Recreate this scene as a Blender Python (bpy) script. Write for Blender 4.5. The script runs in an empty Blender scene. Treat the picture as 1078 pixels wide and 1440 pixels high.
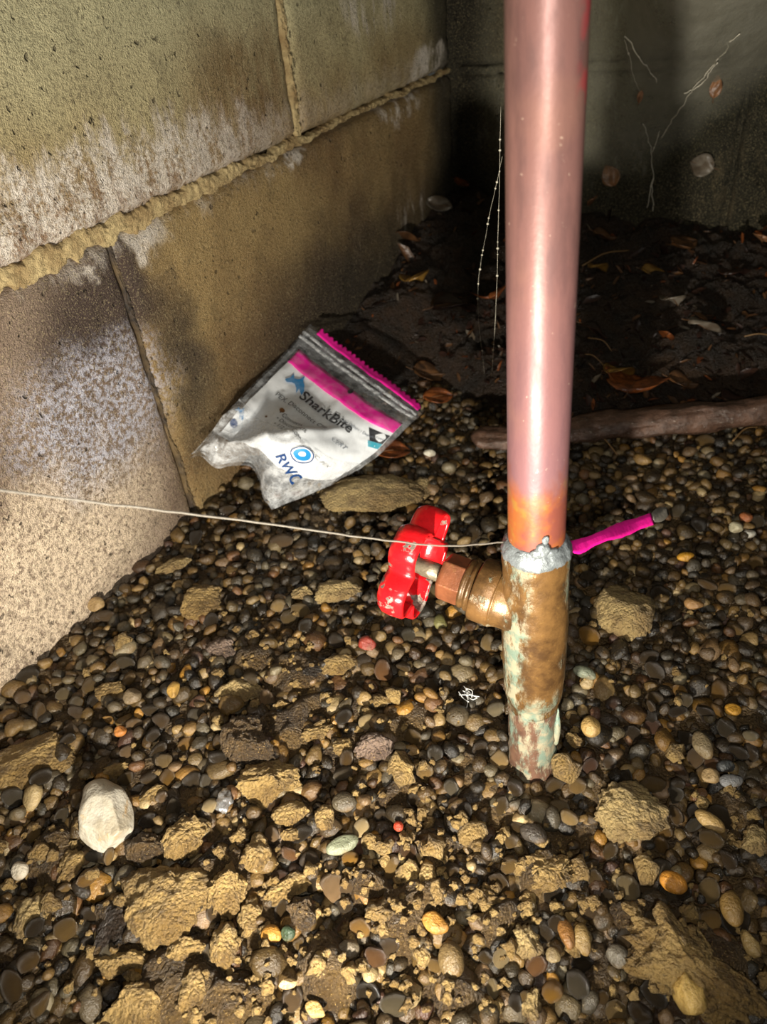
import bpy, bmesh, math, random
import numpy as np
from mathutils import Vector, Matrix

random.seed(11)
rng = np.random.default_rng(11)
C = bpy.context.scene.collection
SC = bpy.context.scene

# ------------------------------------------------------------------ camera
F = 1050.0                                  # focal length in pixels of the 1078x1440 frame
CX, CY = 539.0, 720.0
CAM_H = 0.3255
_down = np.array([700 - CX, 2060 - CY, F]); _down /= np.linalg.norm(_down)
_up = -_down
_fw = np.array([0, 0, 1.0]); _Y = _fw - _fw.dot(_up) * _up; _Y /= np.linalg.norm(_Y)
RW = np.array([np.cross(_Y, _up), _Y, _up])  # camera (right, down, forward) -> world
CAM = np.array([0, 0, CAM_H])
cam_data = bpy.data.cameras.new('camera')
cam = bpy.data.objects.new('camera', cam_data); C.objects.link(cam)
_r, _u, _b = RW @ np.array([1, 0, 0]), RW @ np.array([0, -1, 0]), RW @ np.array([0, 0, -1])
cam.matrix_world = Matrix(((_r[0], _u[0], _b[0], 0), (_r[1], _u[1], _b[1], 0), (_r[2], _u[2], _b[2], CAM_H), (0, 0, 0, 1)))
cam_data.sensor_fit = 'HORIZONTAL'; cam_data.sensor_width = 36.0
cam_data.lens = F / 1078 * 36.0
cam_data.clip_start = 0.01; cam_data.clip_end = 50
cam_data.dof.use_dof = True; cam_data.dof.focus_distance = 0.36; cam_data.dof.aperture_fstop = 20.0
SC.camera = cam

# ------------------------------------------------------------------ world and lights
w = bpy.data.worlds.new('world'); SC.world = w; w.use_nodes = True
w.node_tree.nodes['Background'].inputs[0].default_value = (0.80, 0.85, 0.78, 1)
w.node_tree.nodes['Background'].inputs[1].default_value = 0.05

def area_light(name, loc, target, size, watts, col):
    l = bpy.data.lights.new(name, 'AREA'); l.shape = 'DISK'; l.size = size; l.energy = watts; l.color = col
    o = bpy.data.objects.new(name, l); C.objects.link(o); o.location = loc
    o.rotation_euler = (Vector(target) - Vector(loc)).to_track_quat('-Z', 'Y').to_euler()
    return o
def spot_light(name, loc, target, radius, watts, col, angle):
    l = bpy.data.lights.new(name, 'SPOT'); l.shadow_soft_size = radius; l.energy = watts; l.color = col
    l.spot_size = math.radians(angle); l.spot_blend = 1.0
    o = bpy.data.objects.new(name, l); C.objects.link(o); o.location = loc
    o.rotation_euler = (Vector(target) - Vector(loc)).to_track_quat('-Z', 'Y').to_euler()
    return o
spot_light('flashlight', (-0.048, -0.03, 0.105), (-0.03, 0.50, 0.11), 0.006, 16.0, (1.0, 0.93, 0.80), 112)      # held low on the left
area_light('camera_fill', (0.02, -0.015, 0.31), (0.07, 0.50, 0.12), 0.010, 0.80, (1.0, 0.95, 0.86))  # added fill light beside the camera, lifts the bag and far wall
SC.view_settings.view_transform = 'Standard'; SC.view_settings.look = 'None'
SC.view_settings.gamma = 1.0; SC.view_settings.use_curve_mapping = False
SC.view_settings.exposure = 0.0

# ------------------------------------------------------------------ geometry helpers
def ray(px, py): return RW @ np.array([px - CX, py - CY, F])
def on_floor(px, py, z=0.0):
    d = ray(px, py); return d * ((z - CAM_H) / d[2]) + CAM
def at_depth(px, py, dep): return ray(px, py) / F * dep + CAM
def proj(q):
    v = (np.asarray(q) - CAM) @ RW
    return v[..., 0] / v[..., 2] * F + CX, v[..., 1] / v[..., 2] * F + CY, v[..., 2]
DR = ray(1240, -187); DR[2] = 0; DR /= np.linalg.norm(DR)       # along the left wall, away from us
INW = np.array([DR[1], -DR[0], 0.0])                             # out of the left wall into the space
P0 = on_floor(125, 846)
CORNER_S = 0.622
PC = P0 + DR * CORNER_S
def on_wall(px, py, off=0.0):
    d = ray(px, py); t = (off - (CAM - P0).dot(INW)) / d.dot(INW); return CAM + d * t
def wall_off(p): return (np.asarray(p) - P0) @ INW
def back_off(p): return -((np.asarray(p) - PC) @ DR)
def on_back(px, py, off=0.0):
    d = ray(px, py); t = (-off - (CAM - PC).dot(DR)) / d.dot(DR); return CAM + d * t

def _hash(ix, iy, iz, seed):
    h = (ix * 374761393 + iy * 668265263 + iz * 2147483647 + seed * 1274126177) & 0xFFFFFFFF
    h = ((h ^ (h >> 13)) * 1274126177) & 0xFFFFFFFF
    h = ((h ^ (h >> 16)) * 2246822519) & 0xFFFFFFFF
    return ((h ^ (h >> 15)) & 0xFFFFFF) / float(0xFFFFFF)
def vnoise(P, seed=0):
    P = np.asarray(P, float); I = np.floor(P).astype(np.int64); f = P - I; f = f * f * (3 - 2 * f)
    out = 0
    for a in (0, 1):
        for b in (0, 1):
            for c in (0, 1):
                wgt = (f[:, 0] if a else 1 - f[:, 0]) * (f[:, 1] if b else 1 - f[:, 1]) * (f[:, 2] if c else 1 - f[:, 2])
                out = out + wgt * _hash(I[:, 0] + a, I[:, 1] + b, I[:, 2] + c, seed)
    return out * 2 - 1
def fbm(P, scale, octv=4, seed=0, gain=0.5):
    s, a, out = scale, 1.0, 0
    for k in range(octv):
        out = out + a * vnoise(P * s + 17.3 * k, seed + k); s *= 2.03; a *= gain
    return out
def xyz(x, y, z=0.0):
    x = np.asarray(x, float); return np.stack([x, np.broadcast_to(y, x.shape), np.broadcast_to(z, x.shape)], -1)
def sstep(a, b, x):
    t = np.clip((x - a) / (b - a), 0, 1); return t * t * (3 - 2 * t)

def mesh(name, V, Fc, mat=None, smooth=True):
    me = bpy.data.meshes.new(name)
    V = np.asarray(V, np.float32)
    if isinstance(Fc, np.ndarray):
        n, k = Fc.shape
        me.vertices.add(len(V)); me.vertices.foreach_set('co', V.ravel())
        me.loops.add(n * k); me.loops.foreach_set('vertex_index', Fc.astype(np.int32).ravel())
        me.polygons.add(n); me.polygons.foreach_set('loop_start', np.arange(0, n * k, k, dtype=np.int32))
        me.update(calc_edges=True)
    else:
        me.from_pydata(V.tolist(), [], Fc); me.update()
    if smooth: me.polygons.foreach_set('use_smooth', np.ones(len(me.polygons), bool))
    if mat: me.materials.append(mat)
    return me
def obj(name, me, parent=None, loc=None):
    o = bpy.data.objects.new(name, me); C.objects.link(o)
    if parent is not None: o.parent = parent
    if loc is not None: o.location = loc
    return o
def tag(o, label, cat, group=None):
    o['label'] = label; o['category'] = cat
    if group: o['group'] = group
    return o
def empty(name, loc=(0, 0, 0)):
    o = bpy.data.objects.new(name, None); o.empty_display_size = 0.01; C.objects.link(o); o.location = loc; return o
_ico = {}
def ico(sub):
    if sub not in _ico:
        bm = bmesh.new(); bmesh.ops.create_icosphere(bm, subdivisions=sub, radius=1.0)
        V = np.array([v.co[:] for v in bm.verts]); Fc = np.array([[v.index for v in f.verts] for f in bm.faces]); bm.free()
        _ico[sub] = (V, Fc)
    return _ico[sub]
def gridfaces(nu, nv, wrap=False):
    out = []
    for j in range(nv - 1):
        for i in range(nu if wrap else nu - 1):
            a = j * nu + i; b = j * nu + (i + 1) % nu
            out.append((a, b, b + nu, a + nu))
    return np.array(out)
def frame_of(d):
    d = np.asarray(d, float); d = d / np.linalg.norm(d)
    a = np.array([0, 0, 1.0]) if abs(d[2]) < 0.9 else np.array([0, 1.0, 0])
    x = np.cross(a, d); x /= np.linalg.norm(x); return x, np.cross(d, x), d
def lathe(prof, base, axis, seg=48, rfun=None):
    x, y, d = frame_of(axis); V = []
    th = np.linspace(0, 2 * np.pi, seg, endpoint=False)
    for t, r in prof:
        rr = r if rfun is None else rfun(th, t, r)
        V.append(base + d * t + np.outer(np.cos(th) * rr, x) + np.outer(np.sin(th) * rr, y))
    V = np.concatenate(V); n = len(prof)
    Fc = gridfaces(seg, n, True).tolist()
    Fc.append(list(range(seg))[::-1]); Fc.append([(n - 1) * seg + i for i in range(seg)])
    return V, Fc
def tube(pts, rad, seg=8):
    pts = np.asarray(pts, float); n = len(pts); V = []
    rad = np.broadcast_to(rad, (n,))
    T = np.gradient(pts, axis=0); x, _, _ = frame_of(T[0])
    th = np.linspace(0, 2 * np.pi, seg, endpoint=False)
    for i in range(n):
        t = T[i] / (np.linalg.norm(T[i]) + 1e-12); x = x - x.dot(t) * t; x /= np.linalg.norm(x); y = np.cross(t, x)
        V.append(pts[i] + rad[i] * (np.outer(np.cos(th), x) + np.outer(np.sin(th), y)))
    Fc = gridfaces(seg, n, True).tolist() + [list(range(seg))[::-1], [(n - 1) * seg + i for i in range(seg)]]
    return np.concatenate(V), Fc
def crom(P, n):
    P = np.asarray(P, float); P = np.vstack([2 * P[0] - P[1], P, 2 * P[-1] - P[-2]]); k = len(P) - 3
    t = np.linspace(0, k - 1e-9, n); i = t.astype(int); f = (t - i)[:, None]
    a, b, c, d = P[i], P[i + 1], P[i + 2], P[i + 3]
    return 0.5 * (2 * b + (c - a) * f + (2 * a - 5 * b + 4 * c - d) * f ** 2 + (3 * b - a - 3 * c + d) * f ** 3)
def merge(parts):
    V, Fc, n = [], [], 0
    for v, f in parts:
        V.append(np.asarray(v)); Fc += [[int(i) + n for i in q] for q in f]; n += len(v)
    return np.concatenate(V), Fc
def rot_euler(ax, ay, az): return np.array((Matrix.Rotation(az, 3, 'Z') @ Matrix.Rotation(ay, 3, 'Y') @ Matrix.Rotation(ax, 3, 'X')))
def srgb(r, g, b):
    f = lambda c: (c / 255 / 12.92) if c <= 10 else ((c / 255 + 0.055) / 1.055) ** 2.4
    return (f(r), f(g), f(b), 1.0)

# ------------------------------------------------------------------ node helper
class NT:
    def __init__(s, name):
        s.m = bpy.data.materials.new(name); s.m.use_nodes = True; s.t = s.m.node_tree
        s.b = s.t.nodes['Principled BSDF']; s.out = s.t.nodes['Material Output']
    def put(s, sock, v):
        if isinstance(v, bpy.types.NodeSocket): s.t.links.new(v, sock)
        elif v is not None:
            if isinstance(v, (int, float)) and getattr(sock, 'type', '') in ('RGBA', 'VECTOR'):
                v = (v, v, v, 1) if sock.type == 'RGBA' else (v, v, v)
            sock.default_value = v
    def n(s, kind, ins={}, out=0, **props):
        nd = s.t.nodes.new('ShaderNode' + kind)
        for k, v in props.items(): setattr(nd, k, v)
        for k, v in ins.items(): s.put(nd.inputs[k], v)
        return nd.outputs[out]
    def math(s, op, a, b=None, c=None, clamp=False):
        nd = s.t.nodes.new('ShaderNodeMath'); nd.operation = op; nd.use_clamp = clamp
        for i, v in enumerate((a, b, c)):
            if v is not None: s.put(nd.inputs[i], v)
        return nd.outputs[0]
    def mix(s, f, a, b, blend='MIX'):
        nd = s.t.nodes.new('ShaderNodeMix'); nd.data_type = 'RGBA'; nd.blend_type = blend
        s.put(nd.inputs[0], f); s.put(nd.inputs[6], a); s.put(nd.inputs[7], b); return nd.outputs[2]
    def ramp(s, x, lo, hi, a=0.0, b=1.0):
        nd = s.t.nodes.new('ShaderNodeMapRange'); nd.interpolation_type = 'SMOOTHSTEP'
        for i, v in enumerate((x, lo, hi, a, b)): s.put(nd.inputs[i], v)
        return nd.outputs[0]
    def noise(s, vec, scale, detail=4, rough=0.55, out=0): return s.n('TexNoise', {'Vector': vec, 'Scale': scale, 'Detail': detail, 'Roughness': rough}, out)
    def obj(s): return s.n('TexCoord', out=3)
    def sep(s, v):
        nd = s.t.nodes.new('ShaderNodeSeparateXYZ'); s.put(nd.inputs[0], v); return nd.outputs
    def scaled(s, v, xyz_): return s.n('Mapping', {'Vector': v, 'Scale': xyz_})
    def bump(s, h, strength, dist, normal=None):
        nd = s.t.nodes.new('ShaderNodeBump'); s.put(nd.inputs['Height'], h)
        nd.inputs['Strength'].default_value = strength; nd.inputs['Distance'].default_value = dist
        if normal is not None: s.put(nd.inputs['Normal'], normal)
        return nd.outputs[0]
    def fin(s, col, rough=0.5, normal=None, **kw):
        s.put(s.b.inputs['Base Color'], col); s.put(s.b.inputs['Roughness'], rough)
        if normal is not None: s.put(s.b.inputs['Normal'], normal)
        for k, v in kw.items(): s.put(s.b.inputs[k.replace('_', ' ')], v)
        return s.m

def wall_material(name, left=True):
    g = NT(name); P = g.obj(); x, y, z = g.sep(P)
    big = g.noise(P, 9, 5); mid = g.noise(P, 45, 5, 0.65); fine = g.noise(P, 420, 4, 0.75); grit = g.noise(P, 1100, 2, 0.7)
    streak = g.noise(g.scaled(P, (1.0, 1.0, 0.28)), 70, 6, 0.7)
    sp = g.noise(P, 260, 5, 0.8)
    dst = g.math('MULTIPLY', g.math('SUBTRACT', g.noise(P, 16, 4, 0.65), 0.5), 0.09)
    dst2 = g.math('MULTIPLY', g.math('SUBTRACT', g.noise(g.scaled(P, (1, 1, 0.3)), 60, 5, 0.75), 0.5), 0.09)
    def blob(s0, z0, rs, rz, inner=0.35, nz=None):
        a = g.math('DIVIDE', g.math('SUBTRACT', g.math('ADD', x, nz or dst), s0), rs)
        b = g.math('DIVIDE', g.math('SUBTRACT', g.math('ADD', z, nz or dst), z0), rz)
        r = g.math('SQRT', g.math('ADD', g.math('MULTIPLY', a, a), g.math('MULTIPLY', b, b)))
        return g.ramp(r, inner, 1.0, 1.0, 0.0)
    def spk(m, lo=0.38, hi=0.62, tex=None): return g.math('MULTIPLY', m, g.ramp(tex or streak, lo, hi))
    if left:
        olive, brown, dark = srgb(186, 174, 132), srgb(154, 130, 86), srgb(70, 56, 40)
        col = g.mix(g.ramp(big, 0.3, 0.7), olive, brown)
        hi = g.ramp(z, 0.22, 0.31)
        col = g.mix(g.math('MULTIPLY', hi, 0.75), col, srgb(192, 188, 152))
        col = g.mix(g.math('MULTIPLY', blob(0.27, 0.245, 0.12, 0.06, 0.15), g.ramp(streak, 0.35, 0.6, 0.35, 0.9)), col, srgb(112, 86, 50))
        # rust pink damp band above the bed joint
        pk = g.math('MULTIPLY', g.ramp(g.math('ADD', z, dst2), 0.205, 0.262, 1, 0), g.ramp(z, 0.196, 0.2))
        pk = g.math('MULTIPLY', pk, g.ramp(g.math('ADD', x, dst), 0.10, 0.42, 1, 0.25))
        col = g.mix(g.math('MULTIPLY', pk, 0.85), col, srgb(120, 84, 64))
        # lower course: damp dark
        low = g.ramp(z, 0.203, 0.197)
        col = g.mix(g.math('MULTIPLY', low, 0.85), col, g.mix(g.ramp(big, 0.35, 0.65), srgb(146, 118, 72), srgb(112, 84, 50)))
        lb = g.math('MULTIPLY', low, g.ramp(g.math('ADD', x, g.math('MULTIPLY', dst, 0.12)), 0.118, 0.098))
        col = g.mix(g.math('MULTIPLY', lb, 0.85), col, g.mix(g.ramp(big, 0.35, 0.65), srgb(138, 120, 108), srgb(104, 86, 74)))
        col = g.mix(blob(0.095, 0.165, 0.075, 0.045), col, srgb(70, 56, 50))
        col = g.mix(g.math('MULTIPLY', blob(0.14, 0.10, 0.034, 0.10, 0.1), 0.9), col, srgb(58, 46, 36))
        col = g.mix(g.math('MULTIPLY', low, blob(0.32, 0.05, 0.20, 0.11, 0.2)), col, srgb(66, 48, 32))
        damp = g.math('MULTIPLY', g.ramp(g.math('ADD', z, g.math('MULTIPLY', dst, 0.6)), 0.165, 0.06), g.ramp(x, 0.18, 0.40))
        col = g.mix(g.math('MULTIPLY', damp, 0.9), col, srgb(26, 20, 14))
        # darker towards the corner
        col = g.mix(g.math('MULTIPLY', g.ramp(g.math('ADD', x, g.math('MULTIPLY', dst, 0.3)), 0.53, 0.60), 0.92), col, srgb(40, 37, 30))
        # white salts
        top = g.math('ADD', 0.240, g.math('MULTIPLY', g.ramp(x, 0.13, 0.36), -0.020))
        e1 = g.ramp(g.math('SUBTRACT', g.math('ADD', z, dst2), top), -0.008, 0.014, 1, 0)
        e1 = g.math('MULTIPLY', e1, g.ramp(g.math('ADD', z, dst2), 0.186, 0.220))
        e1 = g.math('MULTIPLY', e1, g.ramp(x, 0.17, 0.36, 1.0, 0.22))
        e1 = g.math('MULTIPLY', e1, g.ramp(g.math('ADD', g.math('MULTIPLY', streak, 0.5), g.math('MULTIPLY', sp, 0.5)), 0.40, 0.54))
        salts = e1
        for m in (spk(blob(0.56, 0.212, 0.05, 0.016), 0.38, 0.55), spk(blob(0.46, 0.272, 0.08, 0.03), 0.45, 0.65), spk(blob(0.50, 0.19, 0.06, 0.018), 0.45, 0.6),
                  spk(blob(0.12, 0.192, 0.06, 0.012), 0.42, 0.6, mid), spk(blob(0.30, 0.192, 0.05, 0.007), 0.42, 0.6, mid), spk(blob(0.52, 0.08, 0.06, 0.05), 0.5, 0.7)):
            salts = g.math('MAXIMUM', salts, m)
        col = g.mix(g.math('MULTIPLY', salts, 0.92), col, srgb(226, 216, 204))
        cr = g.math('MULTIPLY', blob(0.055, 0.105, 0.085, 0.07), g.ramp(sp, 0.44, 0.56))
        col = g.mix(g.math('MULTIPLY', cr, 0.85), col, srgb(190, 190, 204))
        f = g.math('MULTIPLY', blob(-0.03, 0.035, 0.15, 0.075), g.ramp(sp, 0.36, 0.56))
        col = g.mix(g.math('MULTIPLY', f, 0.9), col, srgb(236, 214, 186))  # pale speckle, widened to paint the lamp's glare at lower left
    else:
        col = g.mix(g.ramp(big, 0.35, 0.65), srgb(128, 126, 108), srgb(98, 90, 72))
        col = g.mix(g.math('MULTIPLY', g.ramp(streak, 0.52, 0.7), 0.6), col, srgb(206, 202, 190))
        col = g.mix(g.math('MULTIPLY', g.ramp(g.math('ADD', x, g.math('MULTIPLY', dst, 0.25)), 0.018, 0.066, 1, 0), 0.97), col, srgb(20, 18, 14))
        # black damp at the foot; its slanting top paints a shadow boundary
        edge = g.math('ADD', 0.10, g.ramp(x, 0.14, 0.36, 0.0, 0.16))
        damp_shade = g.ramp(g.math('SUBTRACT', g.math('ADD', z, g.math('MULTIPLY', dst, 1.3)), edge), -0.05, 0.06, 1, 0)
        col = g.mix(g.math('MULTIPLY', damp_shade, 0.95), col, srgb(24, 24, 16))
        col = g.mix(g.math('MULTIPLY', spk(blob(0.30, 0.09, 0.05, 0.07), 0.5, 0.7), 0.5), col, srgb(120, 104, 74))
    col = g.mix(g.ramp(fine, 0.50, 0.66, 0.0, 0.75), col, g.mix(0.75, col, (0.03, 0.022, 0.012, 1)), 'MIX')
    col = g.mix(g.ramp(mid, 0.52, 0.70, 0.0, 0.45), col, g.mix(0.6, col, (0.04, 0.03, 0.016, 1)), 'MIX')
    col = g.mix(g.math('MULTIPLY', g.ramp(grit, 0.54, 0.66), 0.6), col, g.mix(0.5, col, srgb(226, 208, 160)))
    h = g.math('ADD', g.math('MULTIPLY', fine, 0.7), g.math('MULTIPLY', grit, 0.5))
    pit = g.ramp(g.noise(P, 200, 2, 0.5), 0.66, 0.74)
    col = g.mix(g.math('MULTIPLY', pit, 0.6), col, (0.025, 0.018, 0.01, 1)); h = g.math('SUBTRACT', h, g.math('MULTIPLY', pit, 0.8))
    nrm = g.bump(h, 1.0, 0.003)
    return g.fin(col, g.ramp(fine, 0.3, 0.7, 0.42, 0.8), nrm, Specular_IOR_Level=0.35)

def mortar_material():
    g = NT('mortar'); P = g.obj()
    a = g.noise(P, 300, 5, 0.75); b = g.noise(P, 40, 4); c = g.noise(P, 900, 3, 0.7)
    col = g.mix(g.ramp(b, 0.35, 0.68), srgb(184, 164, 120), srgb(142, 118, 80))
    col = g.mix(g.ramp(a, 0.50, 0.75, 0, 0.6), col, srgb(100, 74, 44))
    return g.fin(col, 0.8, g.bump(g.math('ADD', a, c), 0.8, 0.0016), Specular_IOR_Level=0.3)

def stone_material(name, src='obj', rough=0.26):
    g = NT(name); P = g.obj()
    base = g.n('ObjectInfo', out=1) if src == 'obj' else g.n('Attribute', {}, 0, attribute_name='tint')
    n1 = g.noise(P, 160, 5, 0.65); n2 = g.noise(P, 700, 4, 0.7); n3 = g.noise(P, 55, 2)
    col = g.mix(g.ramp(n1, 0.35, 0.72, 0, 0.6), base, g.mix(1.0, base, (0.36, 0.32, 0.26, 1), 'MULTIPLY'))
    col = g.mix(g.ramp(n2, 0.58, 0.74, 0, 0.45), col, g.mix(0.5, base, srgb(196, 168, 112)))
    col = g.mix(g.ramp(n3, 0.56, 0.72, 0, 0.55), col, srgb(104, 78, 42))
    return g.fin(col, g.ramp(n1, 0.35, 0.7, rough - 0.08, rough + 0.22), g.bump(g.math('ADD', n1, g.math('MULTIPLY', n2, 0.8)), 0.7, 0.0014), Specular_IOR_Level=0.55)

def earth_material(name, cols, rough=0.5, bump=1.0, dist=0.003, spark=True):
    g = NT(name); P = g.obj()
    a = g.noise(P, 120, 5, 0.7); b = g.noise(P, 520, 5, 0.75); c = g.noise(P, 1400, 2, 0.7); d = g.noise(P, 35, 3)
    vor = g.n('TexVoronoi', {'Vector': P, 'Scale': 650.0})
    col = g.mix(g.ramp(d, 0.36, 0.66), cols[0], cols[1])
    col = g.mix(g.ramp(a, 0.46, 0.72, 0, 0.7), col, cols[2])
    if spark: col = g.mix(g.ramp(c, 0.6, 0.74, 0, 0.6), col, srgb(222, 186, 118))
    h = g.math('ADD', g.math('ADD', g.math('MULTIPLY', a, 1.2), b), g.math('MULTIPLY', vor, -0.6))
    return g.fin(col, g.ramp(b, 0.35, 0.65, rough - 0.14, rough + 0.2), g.bump(h, bump, dist), Specular_IOR_Level=0.5)

def copper_material():
    g = NT('copper'); P = g.obj(); x, y, z = g.sep(P)
    n1 = g.noise(P, 60, 4, 0.6); n2 = g.noise(g.scaled(P, (1, 1, 0.25)), 140, 5, 0.65); n3 = g.noise(P, 30, 3)
    col = g.mix(g.ramp(n2, 0.35, 0.68), srgb(130, 93, 87), srgb(106, 76, 72))
    col = g.mix(g.ramp(z, 0.27, 0.15, 0, 0.5), col, srgb(124, 86, 96))
    col = g.mix(g.ramp(n3, 0.52, 0.7, 0, 0.35), col, srgb(146, 106, 90))
    zz = g.math('ADD', z, g.math('MULTIPLY', g.math('SUBTRACT', g.noise(g.scaled(P, (1, 1, 0.5)), 70, 4, 0.6), 0.5), 0.055))
    heat = g.ramp(zz, 0.168, 0.150)
    orange = g.mix(g.ramp(n1, 0.42, 0.6), srgb(150, 84, 36), srgb(122, 64, 50))
    orange = g.mix(g.ramp(g.noise(P, 95, 3), 0.52, 0.64), orange, srgb(144, 104, 40))
    col = g.mix(g.math('MULTIPLY', heat, 0.92), col, orange)
    spots = g.ramp(g.noise(P, 420, 3, 0.7), 0.68, 0.74, 0, 0.55)
    col = g.mix(spots, col, srgb(222, 196, 172))
    red = g.math('MULTIPLY', g.ramp(g.noise(P, 90, 2), 0.5, 0.62), g.math('MULTIPLY', g.ramp(z, 0.272, 0.285), g.ramp(x, 0.004, 0.009)))
    col = g.mix(g.math('MULTIPLY', red, 0.6), col, srgb(190, 50, 62))
    return g.fin(col, g.ramp(n2, 0.3, 0.7, 0.38, 0.54), g.bump(g.math('ADD', n2, g.noise(P, 500, 3)), 0.10, 0.0006), Metallic=0.25, Specular_IOR_Level=0.4)

def brass_material(name, base, dark, patina=0.5, xmask=False):
    g = NT(name); P = g.obj(); x, y, z = g.sep(P)
    n1 = g.noise(P, 80, 5, 0.65); n2 = g.noise(g.scaled(P, (1, 1, 0.35)), 130, 6, 0.7); n3 = g.noise(P, 520, 4, 0.7)
    col = g.mix(g.ramp(n1, 0.36, 0.66), base, dark)
    col = g.mix(g.ramp(n3, 0.55, 0.75, 0, 0.4), col, srgb(146, 112, 60))
    m = g.ramp(n2, 0.60 - patina * 0.16, 0.70 - patina * 0.12)
    if xmask:
        side = g.math('ADD', g.math('ADD', g.math('MULTIPLY', x, 0.85), g.math('MULTIPLY', y, 0.1)), g.math('MULTIPLY', g.math('SUBTRACT', n1, 0.5), 0.012))
        s1 = g.ramp(side, -0.0042, -0.0085)
        zl = g.math('ADD', z, g.math('MULTIPLY', g.math('SUBTRACT', n1, 0.5), 0.05))
        s2 = g.ramp(zl, 0.062, 0.040)
        s3 = g.ramp(side, 0.0068, 0.0095, 0, 0.75)
        m = g.math('MULTIPLY', g.math('MAXIMUM', g.math('MAXIMUM', s1, s2), s3), g.ramp(n2, 0.44, 0.58))
    verd = g.mix(g.ramp(g.noise(P, 150, 3), 0.42, 0.6), srgb(132, 126, 104), srgb(92, 110, 96))
    col = g.mix(g.math('MULTIPLY', m, 0.9), col, verd)
    met = g.math('MULTIPLY', g.math('SUBTRACT', 1.0, m), 0.35)
    return g.fin(col, g.math('ADD', 0.34, g.math('MULTIPLY', m, 0.4)), g.bump(g.math('ADD', g.math('MULTIPLY', n3, 0.5), g.math('MULTIPLY', m, 1.2)), 0.5, 0.0008), Metallic=met)

def simple(name, col, rough=0.5, metallic=0.0, bump=0.0, scale=300, var=0.25, **kw):
    g = NT(name); P = g.obj(); n = g.noise(P, scale, 4, 0.65)
    c = g.mix(g.ramp(n, 0.35, 0.7, 0, var), col, tuple(v * 0.35 for v in col[:3]) + (1,))
    return g.fin(c, rough, g.bump(n, bump, 0.0008) if bump else None, Metallic=metallic, **kw)

def red_paint():
    g = NT('red_enamel'); P = g.obj()
    n = g.noise(P, 95, 4, 0.6); f = g.noise(P, 500, 4, 0.7)
    wear = g.ramp(g.math('ADD', n, g.math('MULTIPLY', f, 0.22)), 0.685, 0.71)
    col = g.mix(g.ramp(f, 0.4, 0.7, 0, 0.4), srgb(204, 22, 28), srgb(150, 10, 20))
    col = g.mix(wear, col, g.mix(g.ramp(f, 0.4, 0.6), srgb(136, 126, 116), srgb(90, 78, 70)))
    return g.fin(col, g.ramp(wear, 0, 1, 0.22, 0.55), g.bump(g.math('SUBTRACT', f, wear), 0.25, 0.0006), Coat_Weight=0.3)

def film_material(name, tint, body, gloss=0.5, rough=0.12, nscale=80):
    g = NT(name); P = g.obj()
    n = g.noise(P, nscale, 5, 0.7)
    g.fin(tint, rough, g.bump(n, 0.7, 0.002), Specular_IOR_Level=0.8)
    tr = g.n('BsdfTransparent', {'Color': (0.95, 0.96, 0.97, 1)})
    m = g.t.nodes.new('ShaderNodeMixShader')
    g.put(m.inputs[0], g.ramp(n, 0.35, 0.70, body[0], body[1])); g.put(m.inputs[1], tr); g.put(m.inputs[2], g.b.outputs[0])
    g.put(g.out.inputs[0], m.outputs[0]); return g.m

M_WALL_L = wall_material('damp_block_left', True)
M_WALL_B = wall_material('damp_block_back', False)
M_MORTAR = mortar_material()
M_PEB_O = stone_material('pebble_stone', 'obj')
M_PEB_A = stone_material('gravel_stone', 'att')
M_CLOD = earth_material('mortar_clod', (srgb(164, 136, 84), srgb(126, 100, 56), srgb(70, 52, 30)))
M_CLOD_G = earth_material('grey_mortar_clod', (srgb(176, 152, 102), srgb(140, 116, 76), srgb(92, 74, 48)))
M_CLOD_D = earth_material('dark_clod', (srgb(92, 72, 44), srgb(66, 50, 30), srgb(42, 31, 19)))
M_CLOD_P = earth_material('mauve_clod', (srgb(138, 118, 104), srgb(104, 84, 70), srgb(66, 52, 46)))
M_SOIL = earth_material('wet_soil', (srgb(92, 72, 42), srgb(64, 48, 28), srgb(40, 29, 18)), 0.45, 1.0, 0.003)
M_LITTER = earth_material('leaf_mould', (srgb(52, 38, 26), srgb(34, 26, 18), srgb(18, 15, 11)), 0.34, 0.9, 0.003, False)
M_COPPER = copper_material()
M_BRASS = brass_material('bronze_body', srgb(112, 82, 46), srgb(74, 52, 30), 0.5, True)
M_BRASS2 = brass_material('bronze_bonnet', srgb(116, 84, 48), srgb(78, 56, 32), 0.1)
M_NUT = brass_material('copper_nut', srgb(136, 82, 54), srgb(104, 62, 40), -0.3)
M_SOLDER = simple('solder', srgb(122, 128, 130), 0.42, 0.35, 0.9, 420, 0.5)
M_RED = red_paint()
M_STEEL = simple('worn_steel', srgb(150, 138, 116), 0.35, 0.6, 0.4, 500, 0.6)

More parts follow.
